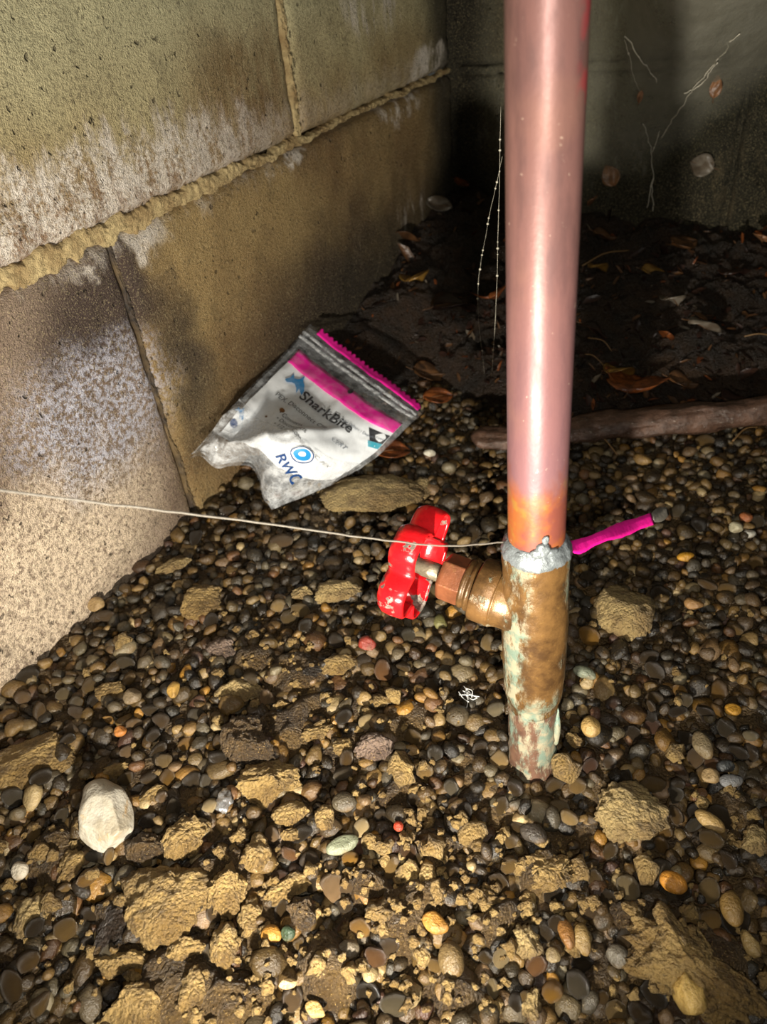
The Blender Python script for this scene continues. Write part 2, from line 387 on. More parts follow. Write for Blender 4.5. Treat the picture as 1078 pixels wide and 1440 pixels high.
# ------------------------------------------------------------------ SETTING: block walls
def wall_empty(name, origin, ax, ay):
    o = empty(name); o['kind'] = 'structure'
    o.matrix_world = Matrix(((ax[0], ay[0], 0, origin[0]), (ax[1], ay[1], 0, origin[1]), (0, 0, 1, 0), (0, 0, 0, 1))); return o
def block_mesh(s0, s1, z0, z1, mat, seed, step=0.005):
    nu, nv = max(6, int((s1 - s0) / step)), max(6, int((z1 - z0) / step))
    u, v = np.meshgrid(np.linspace(s0, s1, nu), np.linspace(z0, z1, nv)); u, v = u.ravel(), v.ravel()
    P = xyz(u, v, seed * 3.1)
    e = np.minimum.reduce([u - s0, s1 - u, v - z0, z1 - v]) + 0.0015 * fbm(P, 160, 3, seed)
    y = 0.0045 * (1 - sstep(-0.001, 0.0055, e)) + 0.0009 * fbm(P, 60, 4, seed) - 0.0006 * np.abs(fbm(P, 300, 2, seed + 9))
    V = xyz(u, y, v)
    Fc = gridfaces(nu, nv).tolist()
    rim = list(range(nu)) + [j * nu + nu - 1 for j in range(1, nv)] + [(nv - 1) * nu + i for i in range(nu - 2, -1, -1)] + [j * nu for j in range(nv - 2, 0, -1)]
    B = V[rim].copy(); B[:, 1] = 0.10; n = len(V); k = len(rim)
    V = np.concatenate([V, B])
    for i in range(k): Fc.append([rim[(i + 1) % k], rim[i], n + i, n + (i + 1) % k])
    Fc.append([n + i for i in range(k)])
    return mesh('concrete_block', V, Fc, mat)
def bead(p0, p1, width, proud, seed, n=None, ragged=1.0):
    """mortar line between wall points p0 and p1 (s, z); width and proud are functions of 0..1"""
    p0, p1 = np.array(p0, float), np.array(p1, float); L = np.linalg.norm(p1 - p0); d = (p1 - p0) / L; q = np.array([-d[1], d[0]])
    n = n or int(L / 0.0011); m = 13
    t = np.linspace(0, 1, n); V = []
    for i, tt in enumerate(t):
        wv = width(tt); pr = proud(tt); c = np.linspace(-1, 1, m)
        e = xyz(np.full(m, tt * L), c * 0.01, seed)
        lo = 0.25 * fbm(np.array([[tt * L, 0.5, seed]]), 110, 5, seed, 0.75)[0]; hi = 0.25 * fbm(np.array([[tt * L, 2.5, seed]]), 110, 5, seed + 5, 0.75)[0]
        cc = np.where(c < 0, c * (1 + lo * ragged), c * (1 + hi * ragged)) * wv / 2
        y = 0.007 - (0.007 + pr) * np.clip(1 - np.abs(c) ** 6, 0, 1) ** 0.5 - 0.0005 * ragged * fbm(e, 420, 3, seed + 2, 0.8)
        pt = p0 + d * tt * L + 0.0009 * ragged * fbm(np.array([[tt * L, 7.7, seed]]), 40, 3, seed + 7)[0] * q
        V.append(np.stack([pt[0] + q[0] * cc, y, pt[1] + q[1] * cc], -1))
    return mesh('mortar_joint', np.concatenate(V), gridfaces(m, n), M_MORTAR)
def old_joint():
    g = NT('worn_joint'); P = g.obj(); a = g.noise(P, 180, 5, 0.7); b = g.noise(P, 30, 3)
    return g.fin(g.mix(g.ramp(b, 0.4, 0.62), g.mix(g.ramp(a, .4, .6), srgb(56, 44, 32), srgb(28, 22, 16)), srgb(96, 78, 50)), 0.75, g.bump(a, 0.7, 0.0015))
wall_left = wall_empty('wall_left', P0, DR, -INW)
J = 0.005
def course(parent, mat, z0, z1, heads, seed):
    for i in range(len(heads) - 1):
        obj('concrete_block', block_mesh(heads[i] + ((0.0002 if heads[i] == 0.51 else J) if i else 0), heads[i + 1] - (0.0002 if heads[i + 1] == 0.51 else J), z0, z1, mat, seed + i), parent)
J = 0.0012
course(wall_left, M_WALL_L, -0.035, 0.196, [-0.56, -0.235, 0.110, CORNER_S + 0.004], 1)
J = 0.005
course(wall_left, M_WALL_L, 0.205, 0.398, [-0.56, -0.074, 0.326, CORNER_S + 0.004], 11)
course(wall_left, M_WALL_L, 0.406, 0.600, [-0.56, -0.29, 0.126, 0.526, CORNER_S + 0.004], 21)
obj('mortar_joint', bead((-0.56, 0.2), (CORNER_S, 0.2015), lambda t: 0.0145 - 0.0095 * sstep(0.5, 0.84, t), lambda t: 0.0003 - 0.0012 * sstep(0.5, 0.82, t), 3, ragged=1.6), wall_left)
obj('mortar_joint', bead((0.326, 0.205), (0.326, 0.40), lambda t: 0.0075 + 0.0012 * math.sin(t * 19), lambda t: -0.0006, 5, ragged=2.2), wall_left)
M_OLDJ = old_joint()
for s_ in (0.110, -0.235):
    o = obj('mortar_joint', bead((s_, -0.03), (s_, 0.196), lambda t: 0.0036, lambda t: -0.0016 + 0.0007 * math.sin(t * 23 + 2), 7, ragged=2.0), wall_left); o.data.materials[0] = M_OLDJ if s_ < 0.3 else M_WALL_L
for a in ((-0.074, 0.205, 0.40), (-0.29, 0.405, 0.6), (0.126, 0.405, 0.6), (0.526, 0.405, 0.6)):
    obj('mortar_joint', bead((a[0], a[1]), (a[0], a[2]), lambda t: 0.010, lambda t: -0.001, 9), wall_left)
obj('mortar_joint', bead((-0.56, 0.402), (CORNER_S, 0.402), lambda t: 0.011, lambda t: 0.001, 13), wall_left)
wall_back = wall_empty('wall_back', PC, INW, DR)
J = 0.002
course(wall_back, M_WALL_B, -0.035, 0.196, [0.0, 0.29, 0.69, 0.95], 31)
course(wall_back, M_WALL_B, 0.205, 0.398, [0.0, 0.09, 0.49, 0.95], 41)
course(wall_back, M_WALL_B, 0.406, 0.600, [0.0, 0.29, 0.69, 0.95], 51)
def back_joint():
    g = NT('dirty_mortar'); P = g.obj(); a = g.noise(P, 300, 5, 0.7)
    return g.fin(g.mix(a, srgb(64, 60, 48), srgb(36, 33, 26)), 0.8, g.bump(a, 0.6, 0.001))
M_BJ = back_joint()
for a, b in (((0, 0.2), (0.95, 0.2)), ((0, 0.402), (0.95, 0.402)), ((0.29, -0.03), (0.29, 0.196)), ((0.09, 0.205), (0.09, 0.4)), ((0.49, 0.205), (0.49, 0.4)), ((0.29, 0.405), (0.29, 0.6))):
    o = obj('mortar_joint', bead(a, b, lambda t: 0.0095 if a[1] == b[1] else 0.006, lambda t: -0.0002, 15, ragged=0.9), wall_back)
    o.data.materials[0] = M_WALL_B

o = obj('mortar_joint', bead((0.0, -0.03), (0.0, 0.6), lambda t: 0.022, lambda t: 0.0, 17, ragged=0.5), wall_back); o.data.materials[0] = M_WALL_B
# ------------------------------------------------------------------ SETTING: floor of soil, gravel and leaf mould
def ridge(x, y):
    """0 on the gravel, 1 in the leaf-filled corner behind it"""
    lim = np.where(x < 0.06, 0.585, 0.585 - 1.15 * np.clip(x - 0.06, 0, 0.1))
    return sstep(0.0, 0.09, y - lim)
PATCH = []
for px, py, rpx, hgt in ((455, 1375, 75, .013), (560, 1290, 80, .012), (600, 1250, 60, .011), (640, 1400, 60, .010), (500, 1240, 50, .010), (250, 1380, 90, .010), (330, 1400, 60, .011),
                         (300, 1210, 70, .008), (760, 1225, 55, .012), (400, 1010, 70, .009), (410, 940, 50, .008), (980, 1360, 90, .012), (900, 1290, 55, .010), (620, 1180, 45, .009),
                         (560, 1010, 60, .007), (360, 920, 55, .008), (560, 1100, 50, .007), (60, 1200, 55, .007), (700, 1290, 40, .008), (1040, 1130, 40, .007), (150, 1300, 60, .006)):
    q = on_floor(px, py); PATCH.append((q[0], q[1], rpx * proj(q)[2] / F, hgt))
def soil_h(x, y):
    sh = np.shape(x); x = np.ravel(x).astype(float); y = np.ravel(y).astype(float); P = xyz(x, y)
    h = np.full(x.shape, -0.0095)
    wx, wy = x + 0.006 * fbm(P, 60, 2, 3), y + 0.006 * fbm(P, 60, 2, 8)
    for a, b, r, k in PATCH:
        d = np.sqrt((wx - a) ** 2 + (wy - b) ** 2) / (0.72 * r)
        h = np.maximum(h, -0.0095 + k * (1 - sstep(0.4, 1.25, d)))
    h = h + 0.0026 * fbm(P, 80, 4, 21, 0.65) + 0.0010 * fbm(P, 380, 3, 22)
    rg = ridge(x, y)
    bo = -((P - PC) @ DR); wo = (P - P0) @ INW
    rise = 0.012 + 0.045 * sstep(0.28, 0.02, bo) + 0.028 * sstep(0.16, 0.0, wo)
    h = h * (1 - rg) + rg * (rise + 0.008 * fbm(P, 35, 4, 41) + 0.003 * fbm(P, 160, 3, 44))
    return h.reshape(sh)
gx, gy = np.arange(-0.42, 0.62, 0.0026), np.arange(-0.10, 1.02, 0.0026)
X, Y = np.meshgrid(gx, gy)
Z = soil_h(X, Y)
V = xyz(X.ravel(), Y.ravel(), Z.ravel())
inside = ((V - P0) @ INW > -0.004) & (-((V - PC) @ DR) > -0.004)
Fq = gridfaces(len(gx), len(gy)); Fq = Fq[inside[Fq].all(1)]
used = np.unique(Fq); remap = -np.ones(len(V), int); remap[used] = np.arange(len(used))
V, Fq = V[used], remap[Fq]
me = mesh('floor', V, Fq, M_SOIL); me.materials.append(M_LITTER)
cen = V[Fq].mean(1)
me.polygons.foreach_set('material_index', (ridge(cen[:, 0], cen[:, 1]) + 0.1 * fbm(cen, 60, 3, 5) > 0.08).astype(np.int32))
floor = obj('floor', me); floor['kind'] = 'structure'

# ------------------------------------------------------------------ things that stand in the gravel: their footprints
BASE = on_floor(748, 1055)
TOP = at_depth(769, 5, 0.194)
AX = (TOP - BASE) / np.linalg.norm(TOP - BASE)

# gravel: pebbles dropped one by one onto a height field
PAL = [(112, 88, 50), (136, 108, 64), (88, 68, 40), (152, 126, 82), (72, 58, 40), (98, 86, 66), (122, 98, 70), (60, 50, 36), (142, 106, 54), (172, 150, 108), (106, 74, 46), (80, 73, 60), (130, 118, 92), (50, 42, 32), (170, 124, 52), (94, 66, 52)]
PW = np.array([9, 9, 9, 7, 9, 8, 8, 8, 5, 4, 6, 7, 5, 7, 2, 2], float); PW /= PW.sum()
VAR = []
for k in range(16):
    out = {}
    for sub in (1, 2):
        Vv, Fv = ico(sub)
        D = Vv.copy()
        r2 = np.random.default_rng(100 + k)
        if k % 3 < 2:
            for _ in range(6):
                nrm = r2.normal(size=3); nrm /= np.linalg.norm(nrm); c = r2.uniform(0.62, 0.85)
                ex = np.clip(D @ nrm - c, 0, None); D = D - 0.85 * ex[:, None] * nrm
        D = D * (1 + 0.20 * fbm(Vv, 1.2, 3, 50 + k))[:, None]
        D[:, 0] *= 1 + 0.16 * D[:, 1] * r2.uniform(-1, 1)
        out[sub] = (D, Fv)
    VAR.append(out)
RES = 0.001
x0, y0 = -0.30, 0.05
HW, HH = 850, 580
HF = np.full((HH, HW), -0.013)
peb = []
N_TRY = 17500
order = rng.random((N_TRY, 12))
def frustum(x, y): px, py, dp = proj(np.array([x, y, 0])); return -140 < px < 1900 and 300 < py < 1560
def gravel_ok(x, y):
    if (np.array([x, y, 0]) - P0) @ INW < 0.0035: return False
    if ridge(np.array(x), np.array(y)) > rng.random() * 0.5: return False
    if (x - BASE[0]) ** 2 + (y - BASE[1]) ** 2 < 0.0150 ** 2: return False
    return True
while len(peb) < 12400 and N_TRY > 0:
    N_TRY -= 1
    best = None
    a = 0.0043 * math.exp(rng.normal(0, 0.25)); a = min(a, 0.0082)
    for _ in range(4):
        x, y = rng.uniform(x0 + 0.01, x0 + HW * RES - 0.01), rng.uniform(y0 + 0.01, y0 + HH * RES - 0.01)
        if not frustum(x, y) or not gravel_ok(x, y): continue
        i, j = int((y - y0) / RES), int((x - x0) / RES); k = max(1, int(a * 0.75 / RES))
        h = HF[i - k:i + k + 1, j - k:j + k + 1].mean()
        if best is None or h < best[0]: best = (h, x, y)
    if best is None: continue
    h, x, y = best
    b = a * rng.uniform(0.68, 0.95); c = a * rng.uniform(0.46, 0.72)
    R = rot_euler(rng.normal(0, 0.33), rng.normal(0, 0.33), rng.uniform(0, 6.28))
    z = h + c * 0.62
    i, j = int((y - y0) / RES), int((x - x0) / RES); k = int(a / RES) + 1
    ys, xs = np.mgrid[i - k:i + k + 1, j - k:j + k + 1]
    rad = math.sqrt(a * b)
    dd = ((ys * RES + y0 - y) ** 2 + (xs * RES + x0 - x) ** 2) / rad ** 2
    top = np.where(dd < 1, z + c * np.sqrt(np.clip(1 - dd, 0, 1)), -1)
    HF[i - k:i + k + 1, j - k:j + k + 1] = np.maximum(HF[i - k:i + k + 1, j - k:j + k + 1], top)
    col = np.array(PAL[rng.choice(len(PAL), p=PW)], float) * rng.uniform(0.48, 0.98)
    peb.append([x, y, z, a, b, c, R, int(rng.integers(16)), srgb(*np.clip(col, 0, 255))])
def surf(x, y):
    i, j = int((y - y0) / RES), int((x - x0) / RES)
    s = float(soil_h(np.array([x]), np.array([y]))[0])
    if 6 < i < HH - 6 and 6 < j < HW - 6: s = max(s, float(np.percentile(HF[i - 4:i + 5, j - 4:j + 5], 55)))
    return s
# the 300 that show largest become parts of their own
sc = []
for k, p in enumerate(peb):
    px, py, dp = proj(np.array(p[:3]))
    i, j = int((p[1] - y0) / RES), int((p[0] - x0) / RES)
    vis = p[2] + p[5] * 0.6 >= HF[i - 2:i + 3, j - 2:j + 3].max() - 0.0016 and p[2] > float(soil_h(np.array([p[0]]), np.array([p[1]]))[0]) - 0.0005
    sc.append(p[3] / dp if (vis and 15 < px < 1063 and 560 < py < 1425) else 0)
sel = set(np.argsort(sc)[::-1][:300].tolist())
peb_me = [mesh('pebble', v[2][0], v[2][1], M_PEB_O) for v in VAR]
VV, FF, CC, nv_ = [], [], [], 0
for k, p in enumerate(peb):
    x, y, z, a, b, c, R, var, col = p
    if k in sel:
        o = obj('pebble', peb_me[var], floor)
        o.matrix_local = Matrix.Translation((x, y, z)) @ Matrix(R.tolist()).to_4x4() @ Matrix.Diagonal((a, b, c, 1))
        o.color = col
    else:
        D, Fv = VAR[var][2 if (p[3] / proj(np.array(p[:3]))[2] > 0.0105 or sc[k] > 0) else 1]
        VV.append((D * (a, b, c)) @ R.T + (x, y, z)); FF.append(Fv + nv_); nv_ += len(D); CC.append(np.tile(col, (len(D), 1)))
gm = mesh('pea_gravel', np.concatenate(VV), np.concatenate(FF), M_PEB_A)
at = gm.attributes.new('tint', 'FLOAT_COLOR', 'POINT'); at.data.foreach_set('color', np.concatenate(CC).astype(np.float32).ravel())
go = obj('pea_gravel', gm, floor); go['kind'] = 'stuff'

# crumbs of soil between the stones
VV, FF, nv_ = [], [], 0
D0, Fv = ico(2)
for k in range(700):
    if k % 5:
        a, b, r, _ = PATCH[rng.integers(len(PATCH))]
        th = rng.uniform(0, 6.28); rr = r * math.sqrt(rng.random()) * 1.5; x, y = a + rr * math.cos(th), b + rr * math.sin(th)
    else:
        q = on_floor(rng.uniform(0, 1078), rng.uniform(830, 1440)); x, y = q[0], q[1]
    if not gravel_ok(x, y): continue
    s = 0.0009 * math.exp(abs(rng.normal(0, 0.65)))
    D = D0 * (1 + 0.6 * fbm(D0 + k, 1.9, 4, k % 31, 0.7))[:, None] * (s * rng.uniform(.8, 1.3), s, s * .8)
    VV.append(D @ rot_euler(0, 0, rng.uniform(0, 6)).T + (x, y, surf(x, y) + s * 0.4)); FF.append(Fv + nv_); nv_ += len(D)
co = obj('soil_crumbs', mesh('soil_crumbs', np.concatenate(VV), np.concatenate(FF), M_CLOD), floor); co['kind'] = 'stuff'

# ------------------------------------------------------------------ THE STANDPIPE WITH ITS VALVE
def rel(V): return np.asarray(V) - BASE
pipe = tag(empty('water_pipe', BASE), 'upright copper water pipe with a corroded brass stop valve standing in the gravel', 'pipe')
O0 = np.zeros(3)
LEN = np.linalg.norm(TOP - BASE)
zc = 0.131                                                   # top of the valve socket
tt = np.linspace(zc - 0.012, 0.62, 60)
obj('copper_tube', mesh('copper_tube', *lathe([(t, 0.0111) for t in tt], O0, AX, 56), M_COPPER), pipe)
def lump(amp, sc_, seed):
    def f(th, t, r):
        P = np.stack([np.cos(th) * sc_, np.sin(th) * sc_, np.full_like(th, t * sc_ * 90)], -1); return r + amp * fbm(P, 1.0, 3, seed)
    return f
pr = [(-0.03, .0110), (0.0, .0112), (.02, .0114), (.036, .0116), (.0405, .0119), (.043, .0128), (.048, .0133), (.056, .0136), (.068, .0140), (.082, .0141), (.096, .0139), (.108, .0135), (.116, .0134), (.1225, .0137), (.126, .0136), (.1275, .0130)]
prof = []
for a, b in zip(pr[:-1], pr[1:]):
    for f in np.linspace(0, 1, 4, endpoint=False): prof.append((a[0] + (b[0] - a[0]) * f, a[1] + (b[1] - a[1]) * f))
prof.append(pr[-1])
obj('valve_body', mesh('valve_body', *lathe([p for p in prof if p[0] >= 0.036], O0, AX, 72, lump(0.00025, 3.0, 4)), M_BRASS), pipe)
M_STUB = brass_material('corroded_copper', srgb(118, 88, 72), srgb(90, 66, 54), 1.15)
obj('lower_pipe', mesh('lower_pipe', *lathe([(t, 0.0113 + 0.0002 * math.sin(t * 400)) for t in np.linspace(-0.03, 0.040, 26)], O0, AX, 72, lump(0.0005, 3.0, 14)), M_STUB), pipe)
obj('solder_ring', mesh('solder_ring', *lathe([(.1250, .0134), (.1257, .0138), (.127, .0139), (.1295, .0134), (.131, .0124), (.1325, .0116), (.1330, .0111)], O0, AX, 90, lump(0.0005, 6.0, 24)), M_SOLDER), pipe)
# a run of solder up the front and a drip below
fx, fy, _ = frame_of(AX)
view = -(BASE + AX * 0.13 - CAM); view -= view.dot(AX) * AX; view /= np.linalg.norm(view); sidev = np.cross(AX, view)
drips = []
for ang, t0, s in ((0.22, .1345, (.0028, .0016, .0035)), (0.30, .139, (.0014, .0010, .0022)), (0.08, .133, (.0032, .0016, .0022)), (0.5, .1325, (.003, .0015, .002)), (-0.5, .130, (.003, .0012, .0022))):
    dirv = math.cos(ang) * view + math.sin(ang) * sidev; tan = np.cross(AX, dirv)
    Vv, Fv = ico(3); D = Vv * (1 + 0.2 * fbm(Vv, 2.0, 3, int(t0 * 9999)))[:, None]
    drips.append((AX * t0 + dirv * 0.0113 + D[:, :1] * s[0] * tan + D[:, 1:2] * s[1] * dirv + D[:, 2:] * s[2] * AX, Fv.tolist()))
obj('solder_drip', mesh('solder_drip', *merge(drips), M_SOLDER), pipe)
dirv = math.cos(1.25) * view + math.sin(1.25) * sidev; Vv, Fv = ico(3)
D = Vv * (1 + 0.22 * fbm(Vv, 1.6, 3, 5))[:, None]; D[:, :2] *= (0.65 + 0.35 * -D[:, 2:])
o = obj('solder_drip', mesh('solder_drip', AX * 0.024 + dirv * 0.0118 + D[:, :1] * .0026 * np.cross(AX, dirv) + D[:, 1:2] * .0022 * dirv + D[:, 2:] * .014 * AX, Fv.tolist(),
    brass_material('verdigris_drip', srgb(150, 160, 140), srgb(120, 150, 138), 1.5)), pipe); o['label'] = 'pale green drip hanging at the foot of the pipe'
# side neck, bonnet, nut, stem, wheel
D_AX = -INW + np.array([0, 0, 0.15]); D_AX /= np.linalg.norm(D_AX)
N0 = AX * 0.0935
def along(prof, name, mat, seg=56, rf=None): return obj(name, mesh(name, *lathe(prof, N0, D_AX, seg, rf), mat), pipe)
along([(.002, .0128), (.0125, .0128), (.0145, .0134), (.0160, .0140), (.0165, .0143)], 'side_neck', brass_material('bronze_neck', srgb(112, 82, 46), srgb(74, 52, 30), 0.3), 56, lump(0.0002, 3.0, 33))
along([(.0160, .0120), (.0164, .0138), (.0172, .0142), (.0252, .0141), (.0259, .0137), (.0263, .0110)], 'bonnet', M_BRASS2)
along([(.026, .0104), (.0270, .0104), (.0274, .0113), (.0286, .0114), (.0290, .0104), (.0298, .0104), (.0302, .0110), (.0316, .0110), (.0320, .0100)], 'bonnet_neck', M_BRASS2)
def hexnut(t0, t1, R, r_in):
    x, y, d = frame_of(D_AX); V = []
    for t, f in ((t0, .93), (t0 + .0012, 1.0), (t1 - .0014, 1.0), (t1, .90)):
        for k in range(6):
            a = math.pi / 3 * k + HEX_PHASE
            V.append(N0 + d * t + f * R * (math.cos(a) * x + math.sin(a) * y))
    Fc = gridfaces(6, 4, True).tolist() + [list(range(6))[::-1], [18 + i for i in range(6)]]
    return np.array(V), Fc
HEX_PHASE = 0.35
me = mesh('packing_nut', *hexnut(.0315, .0425, .0108, .004), M_NUT, smooth=False)
o = obj('packing_nut', me, pipe); bv = o.modifiers.new('bevel', 'BEVEL'); bv.width = 0.0005; bv.segments = 2; o['label'] = 'brown hexagonal packing nut'
along([(.0420, .0040), (.0520, .0040), (.0525, .0036), (.0660, .0034)], 'stem', M_STEEL, 32)
WT = 0.0600                                                  # web of the handwheel along the axis
PH = 0.6
def wheel():
    x, y, d = frame_of(D_AX); seg = 120; th = np.linspace(0, 2 * np.pi, seg, endpoint=False)
    lobes = 1 + 0.17 * np.cos(5 * th + PH) - 0.05 * np.cos(10 * th + 2 * PH)
    rim = 0.0232 * lobes
    prof = [(0.0042, -0.0035), (0.0060, -0.0030), (0.0072, 0.0006), (0.0105, 0.0012), (0.0150, 0.0010)]
    rows = [(np.full(seg, r), np.full(seg, t)) for r, t in prof]
    rows += [(rim - 0.0042, np.full(seg, 0.0022)), (rim - 0.0016, np.full(seg, 0.0016)), (rim, np.full(seg, -0.0008)), (rim + 0.0003, np.full(seg, -0.0048)), (rim - 0.0002, np.full(seg, -0.0094)), (rim - 0.0010, np.full(seg, -0.0100))]
    V = [N0 + d * WT + d * t[:, None] + np.outer(r * np.cos(th), np.ones(3)) * x + np.outer(r * np.sin(th), np.ones(3)) * y for r, t in rows]
    V = np.concatenate(V); Fc = []
    for f in gridfaces(seg, len(rows), True).tolist():
        i, j = f[0] % seg, f[0] // seg
        if j in (3, 4) and math.cos(5 * th[i] + PH) > 0.35: continue          # the five windows between the spokes
        Fc.append(f)
    return V, Fc
me = mesh('handwheel', *wheel(), M_RED)
hw = obj('handwheel', me, pipe); sd = hw.modifiers.new('thick', 'SOLIDIFY'); sd.thickness = 0.0016; sd.offset = 0; hw['label'] = 'red lobed handwheel with chipped enamel'
x_, y_, d_ = frame_of(D_AX)
obj('wheel_nut', mesh('wheel_nut', *lathe([(WT + .001, .0050), (WT + .0045, .0050), (WT + .0052, .0042)], N0, D_AX, 6), M_STEEL, smooth=False), hw)

# ------------------------------------------------------------------ STRING AND PINK TAPE
sl = at_depth(708, 779, 0.292); zs = (sl - BASE) @ AX
pts = [at_depth(-420, 628, 0.155), at_depth(0, 689, 0.205), at_depth(350, 733, 0.250), at_depth(600, 766, 0.280)]
loop = []
for a in np.linspace(-1.55, -4.75, 14): loop.append(BASE + AX * (zs + 0.0006) + 0.0119 * (math.cos(a) * view + math.sin(a) * sidev))
pts = np.vstack([crom(pts + [loop[0]], 60), crom(loop, 30)[1:]])
M_STR = simple('white_twine', srgb(112, 106, 96), 0.6, 0, 0.3, 900, 0.35)
tw = pts.copy(); tw += 0.00018 * np.stack([fbm(pts, 300, 2, 1), fbm(pts, 300, 2, 2), fbm(pts, 300, 2, 3)], -1)
tag(obj('string', mesh('string', *tube(tw, 0.00036, 8), M_STR)), 'thin off-white string stretched from the block wall and tied round the copper pipe', 'string')
rb = crom([loop[-1], at_depth(812, 769, 0.298), at_depth(850, 753, 0.312), at_depth(885, 741, 0.326), at_depth(917, 729, 0.338)], 40)
M_PINK = simple('pink_tape', srgb(236, 26, 148), 0.42, 0, 0.3, 260, 0.25)
V = []
cdir = CAM - rb.mean(0); cdir /= np.linalg.norm(cdir); upv = np.cross(rb[-1] - rb[0], cdir); upv /= np.linalg.norm(upv); upv = upv if upv[2] > 0 else -upv
for i, p in enumerate(rb):
    tw_ = 0.22 * math.sin(i * 0.19); u_ = math.cos(tw_) * upv + math.sin(tw_) * cdir
    wdt = 0.0026 + 0.0006 * fbm(np.array([[i * .31, 0, 0]]), 1.0, 2, 9)[0]
    for s in (-1, -.33, .33, 1): V.append(p + u_ * s * wdt + view * 0.0006 * (1 - s * s) + view * 0.0002 * math.sin(i * .35 + s))
tp = obj('flagging_tape', mesh('flagging_tape', V, gridfaces(4, len(rb)), M_PINK)); m = tp.modifiers.new('thick', 'SOLIDIFY'); m.thickness = 0.0003
tag(tp, 'hot pink strip of flagging tape tied at the pipe, its tail over the gravel', 'tape')
tip = [];
for i in range(10):
    f = i / 9; p = rb[-1] * (1 - f) + at_depth(938, 718, 0.345) * f
    for s in (-1, 0, 1): tip.append(p + upv * s * (0.0020 + 0.0008 * math.sin(f * 3)) + view * 0.0008 * math.cos(s * 2 + f * 4))
M_TAPEG = simple('grey_tape', srgb(96, 92, 84), 0.4, 0, 0.4, 300, 0.5)
o = obj('tape_tip', mesh('tape_tip', tip, gridfaces(3, 10), M_TAPEG), tp); m = o.modifiers.new('thick', 'SOLIDIFY'); m.thickness = 0.0003; o['label'] = 'grey wet end of the tape'

# ------------------------------------------------------------------ THE PLASTIC BAG
BG = [[(437, 457, .007), (469, 480, .030), (501, 504, .054), (533, 528, .078), (565, 552, .100), (597, 577, .120)],
      [(405, 492, .010), (436, 516, .034), (468, 541, .060), (500, 566, .084), (531, 588, .104), (566, 606, .120)],
      [(370, 528, .013), (400, 553, .036), (432, 578, .062), (465, 603, .086), (500, 624, .102), (538, 634, .114)],
      [(335, 566, .016), (362, 590, .038), (393, 606, .066), (428, 628, .088), (468, 648, .098), (508, 656, .106)],
      [(300, 605, .016), (325, 622, .034), (362, 632, .060), (398, 662, .076), (438, 676, .086), (474, 676, .094)],
      [(268, 642, .016), (306, 654, .026), (354, 656, .040), (374, 706, .062), (398, 722, .066), (442, 702, .080)]]
BGP = np.array([[on_wall(*p) for p in row] for row in BG])
def bag_s(u, v):
    """smooth point on the bag: u across from the wall side, v down from the zip"""
    u = np.clip(np.asarray(u, float), 0, 1) * 5; v = np.clip(np.asarray(v, float), 0, 1) * 5
    def wts(t):
        i = np.clip(t.astype(int), 0, 4); f = t - i
        Wt = np.zeros((len(t), 6)); ii = np.arange(len(t))
        for o, c in ((-1, -.5 * f + f ** 2 - .5 * f ** 3), (0, 1 - 2.5 * f ** 2 + 1.5 * f ** 3), (1, .5 * f + 2 * f ** 2 - 1.5 * f ** 3), (2, -.5 * f ** 2 + .5 * f ** 3)):
            np.add.at(Wt, (ii, np.clip(i + o, 0, 5)), c)
        return Wt
    return np.einsum('ni,nj,ijk->nk', wts(v), wts(u), BGP)
BAG_N = np.cross(BGP[0, 5] - BGP[0, 0], BGP[5, 0] - BGP[0, 0]); BAG_N /= np.linalg.norm(BAG_N)
if BAG_N.dot(CAM - BGP[2, 2]) < 0: BAG_N = -BAG_N
def bag_p(u, v, off=0.0, seed=1, amp=1.0):
    u = np.asarray(u, float).ravel(); v = np.asarray(v, float).ravel()
    P = bag_s(u, v); Q = xyz(u * 1.0, v * 1.3, seed * 2.0)
    wr = 0.0016 * fbm(Q, 3.5, 3, 70) + (0.0008 + 0.0022 * sstep(0.5, 0.9, v)) * (1 - 2 * np.abs(fbm(Q, 5.0, 3, 80)))
    # a sharp crease from the middle of the bag down to the folded corner
    cr = np.abs((u - 0.62) - (v - 0.42) * -0.9); wr = wr + 0.0035 * np.exp(-(cr / 0.05) ** 2) * sstep(0.25, 0.5, v)
    P = P + BAG_N * (amp * wr + off)[:, None]
    lo = 0.004
    P[:, 2] = np.where(P[:, 2] < lo, lo + 0.1 * (P[:, 2] - lo), P[:, 2])
    return P
bag = tag(empty('plastic_bag', bag_p([0.5], [0.9])[0]), 'clear zip bag with pink bands and a printed white card, leaning on the wall', 'bag')
BO = np.array(bag.location)
M_FILM = film_material('clear_film', (0.86, 0.88, 0.90, 1), (0.06, 0.62), 0.5, 0.06, 150)
M_FILM2 = film_material('clear_film_back', (0.80, 0.82, 0.84, 1), (0.08, 0.40), 0.5, 0.14, 90)
def uvgrid(u0, u1, v0, v1, nu, nv, off, mat, name, parent, fun=None, thick=0.0):
    uu, vv = np.meshgrid(np.linspace(u0, u1, nu), np.linspace(v0, v1, nv)); uu, vv = uu.ravel(), vv.ravel()
    if fun: uu, vv = fun(uu, vv)
    o = obj(name, mesh(name, bag_p(uu, vv, off) - BO, gridfaces(nu, nv), mat), parent)
    if thick: m = o.modifiers.new('thick', 'SOLIDIFY'); m.thickness = thick
    return o
M_CLEAR = film_material('clear_film_front', (0.88, 0.90, 0.92, 1), (0.0, 0.14), 0.5, 0.07, 110)
uvgrid(0, 1, 0.02, 0.60, 90, 55, 0.0022, M_CLEAR, 'front_film', bag)
o = uvgrid(0, 1, 0.595, 1, 90, 50, 0.0023, M_FILM, 'crumpled_film', bag); o['label'] = 'crumpled whitish lower part of the bag'  # film whitened so its body carries the glints of the creases
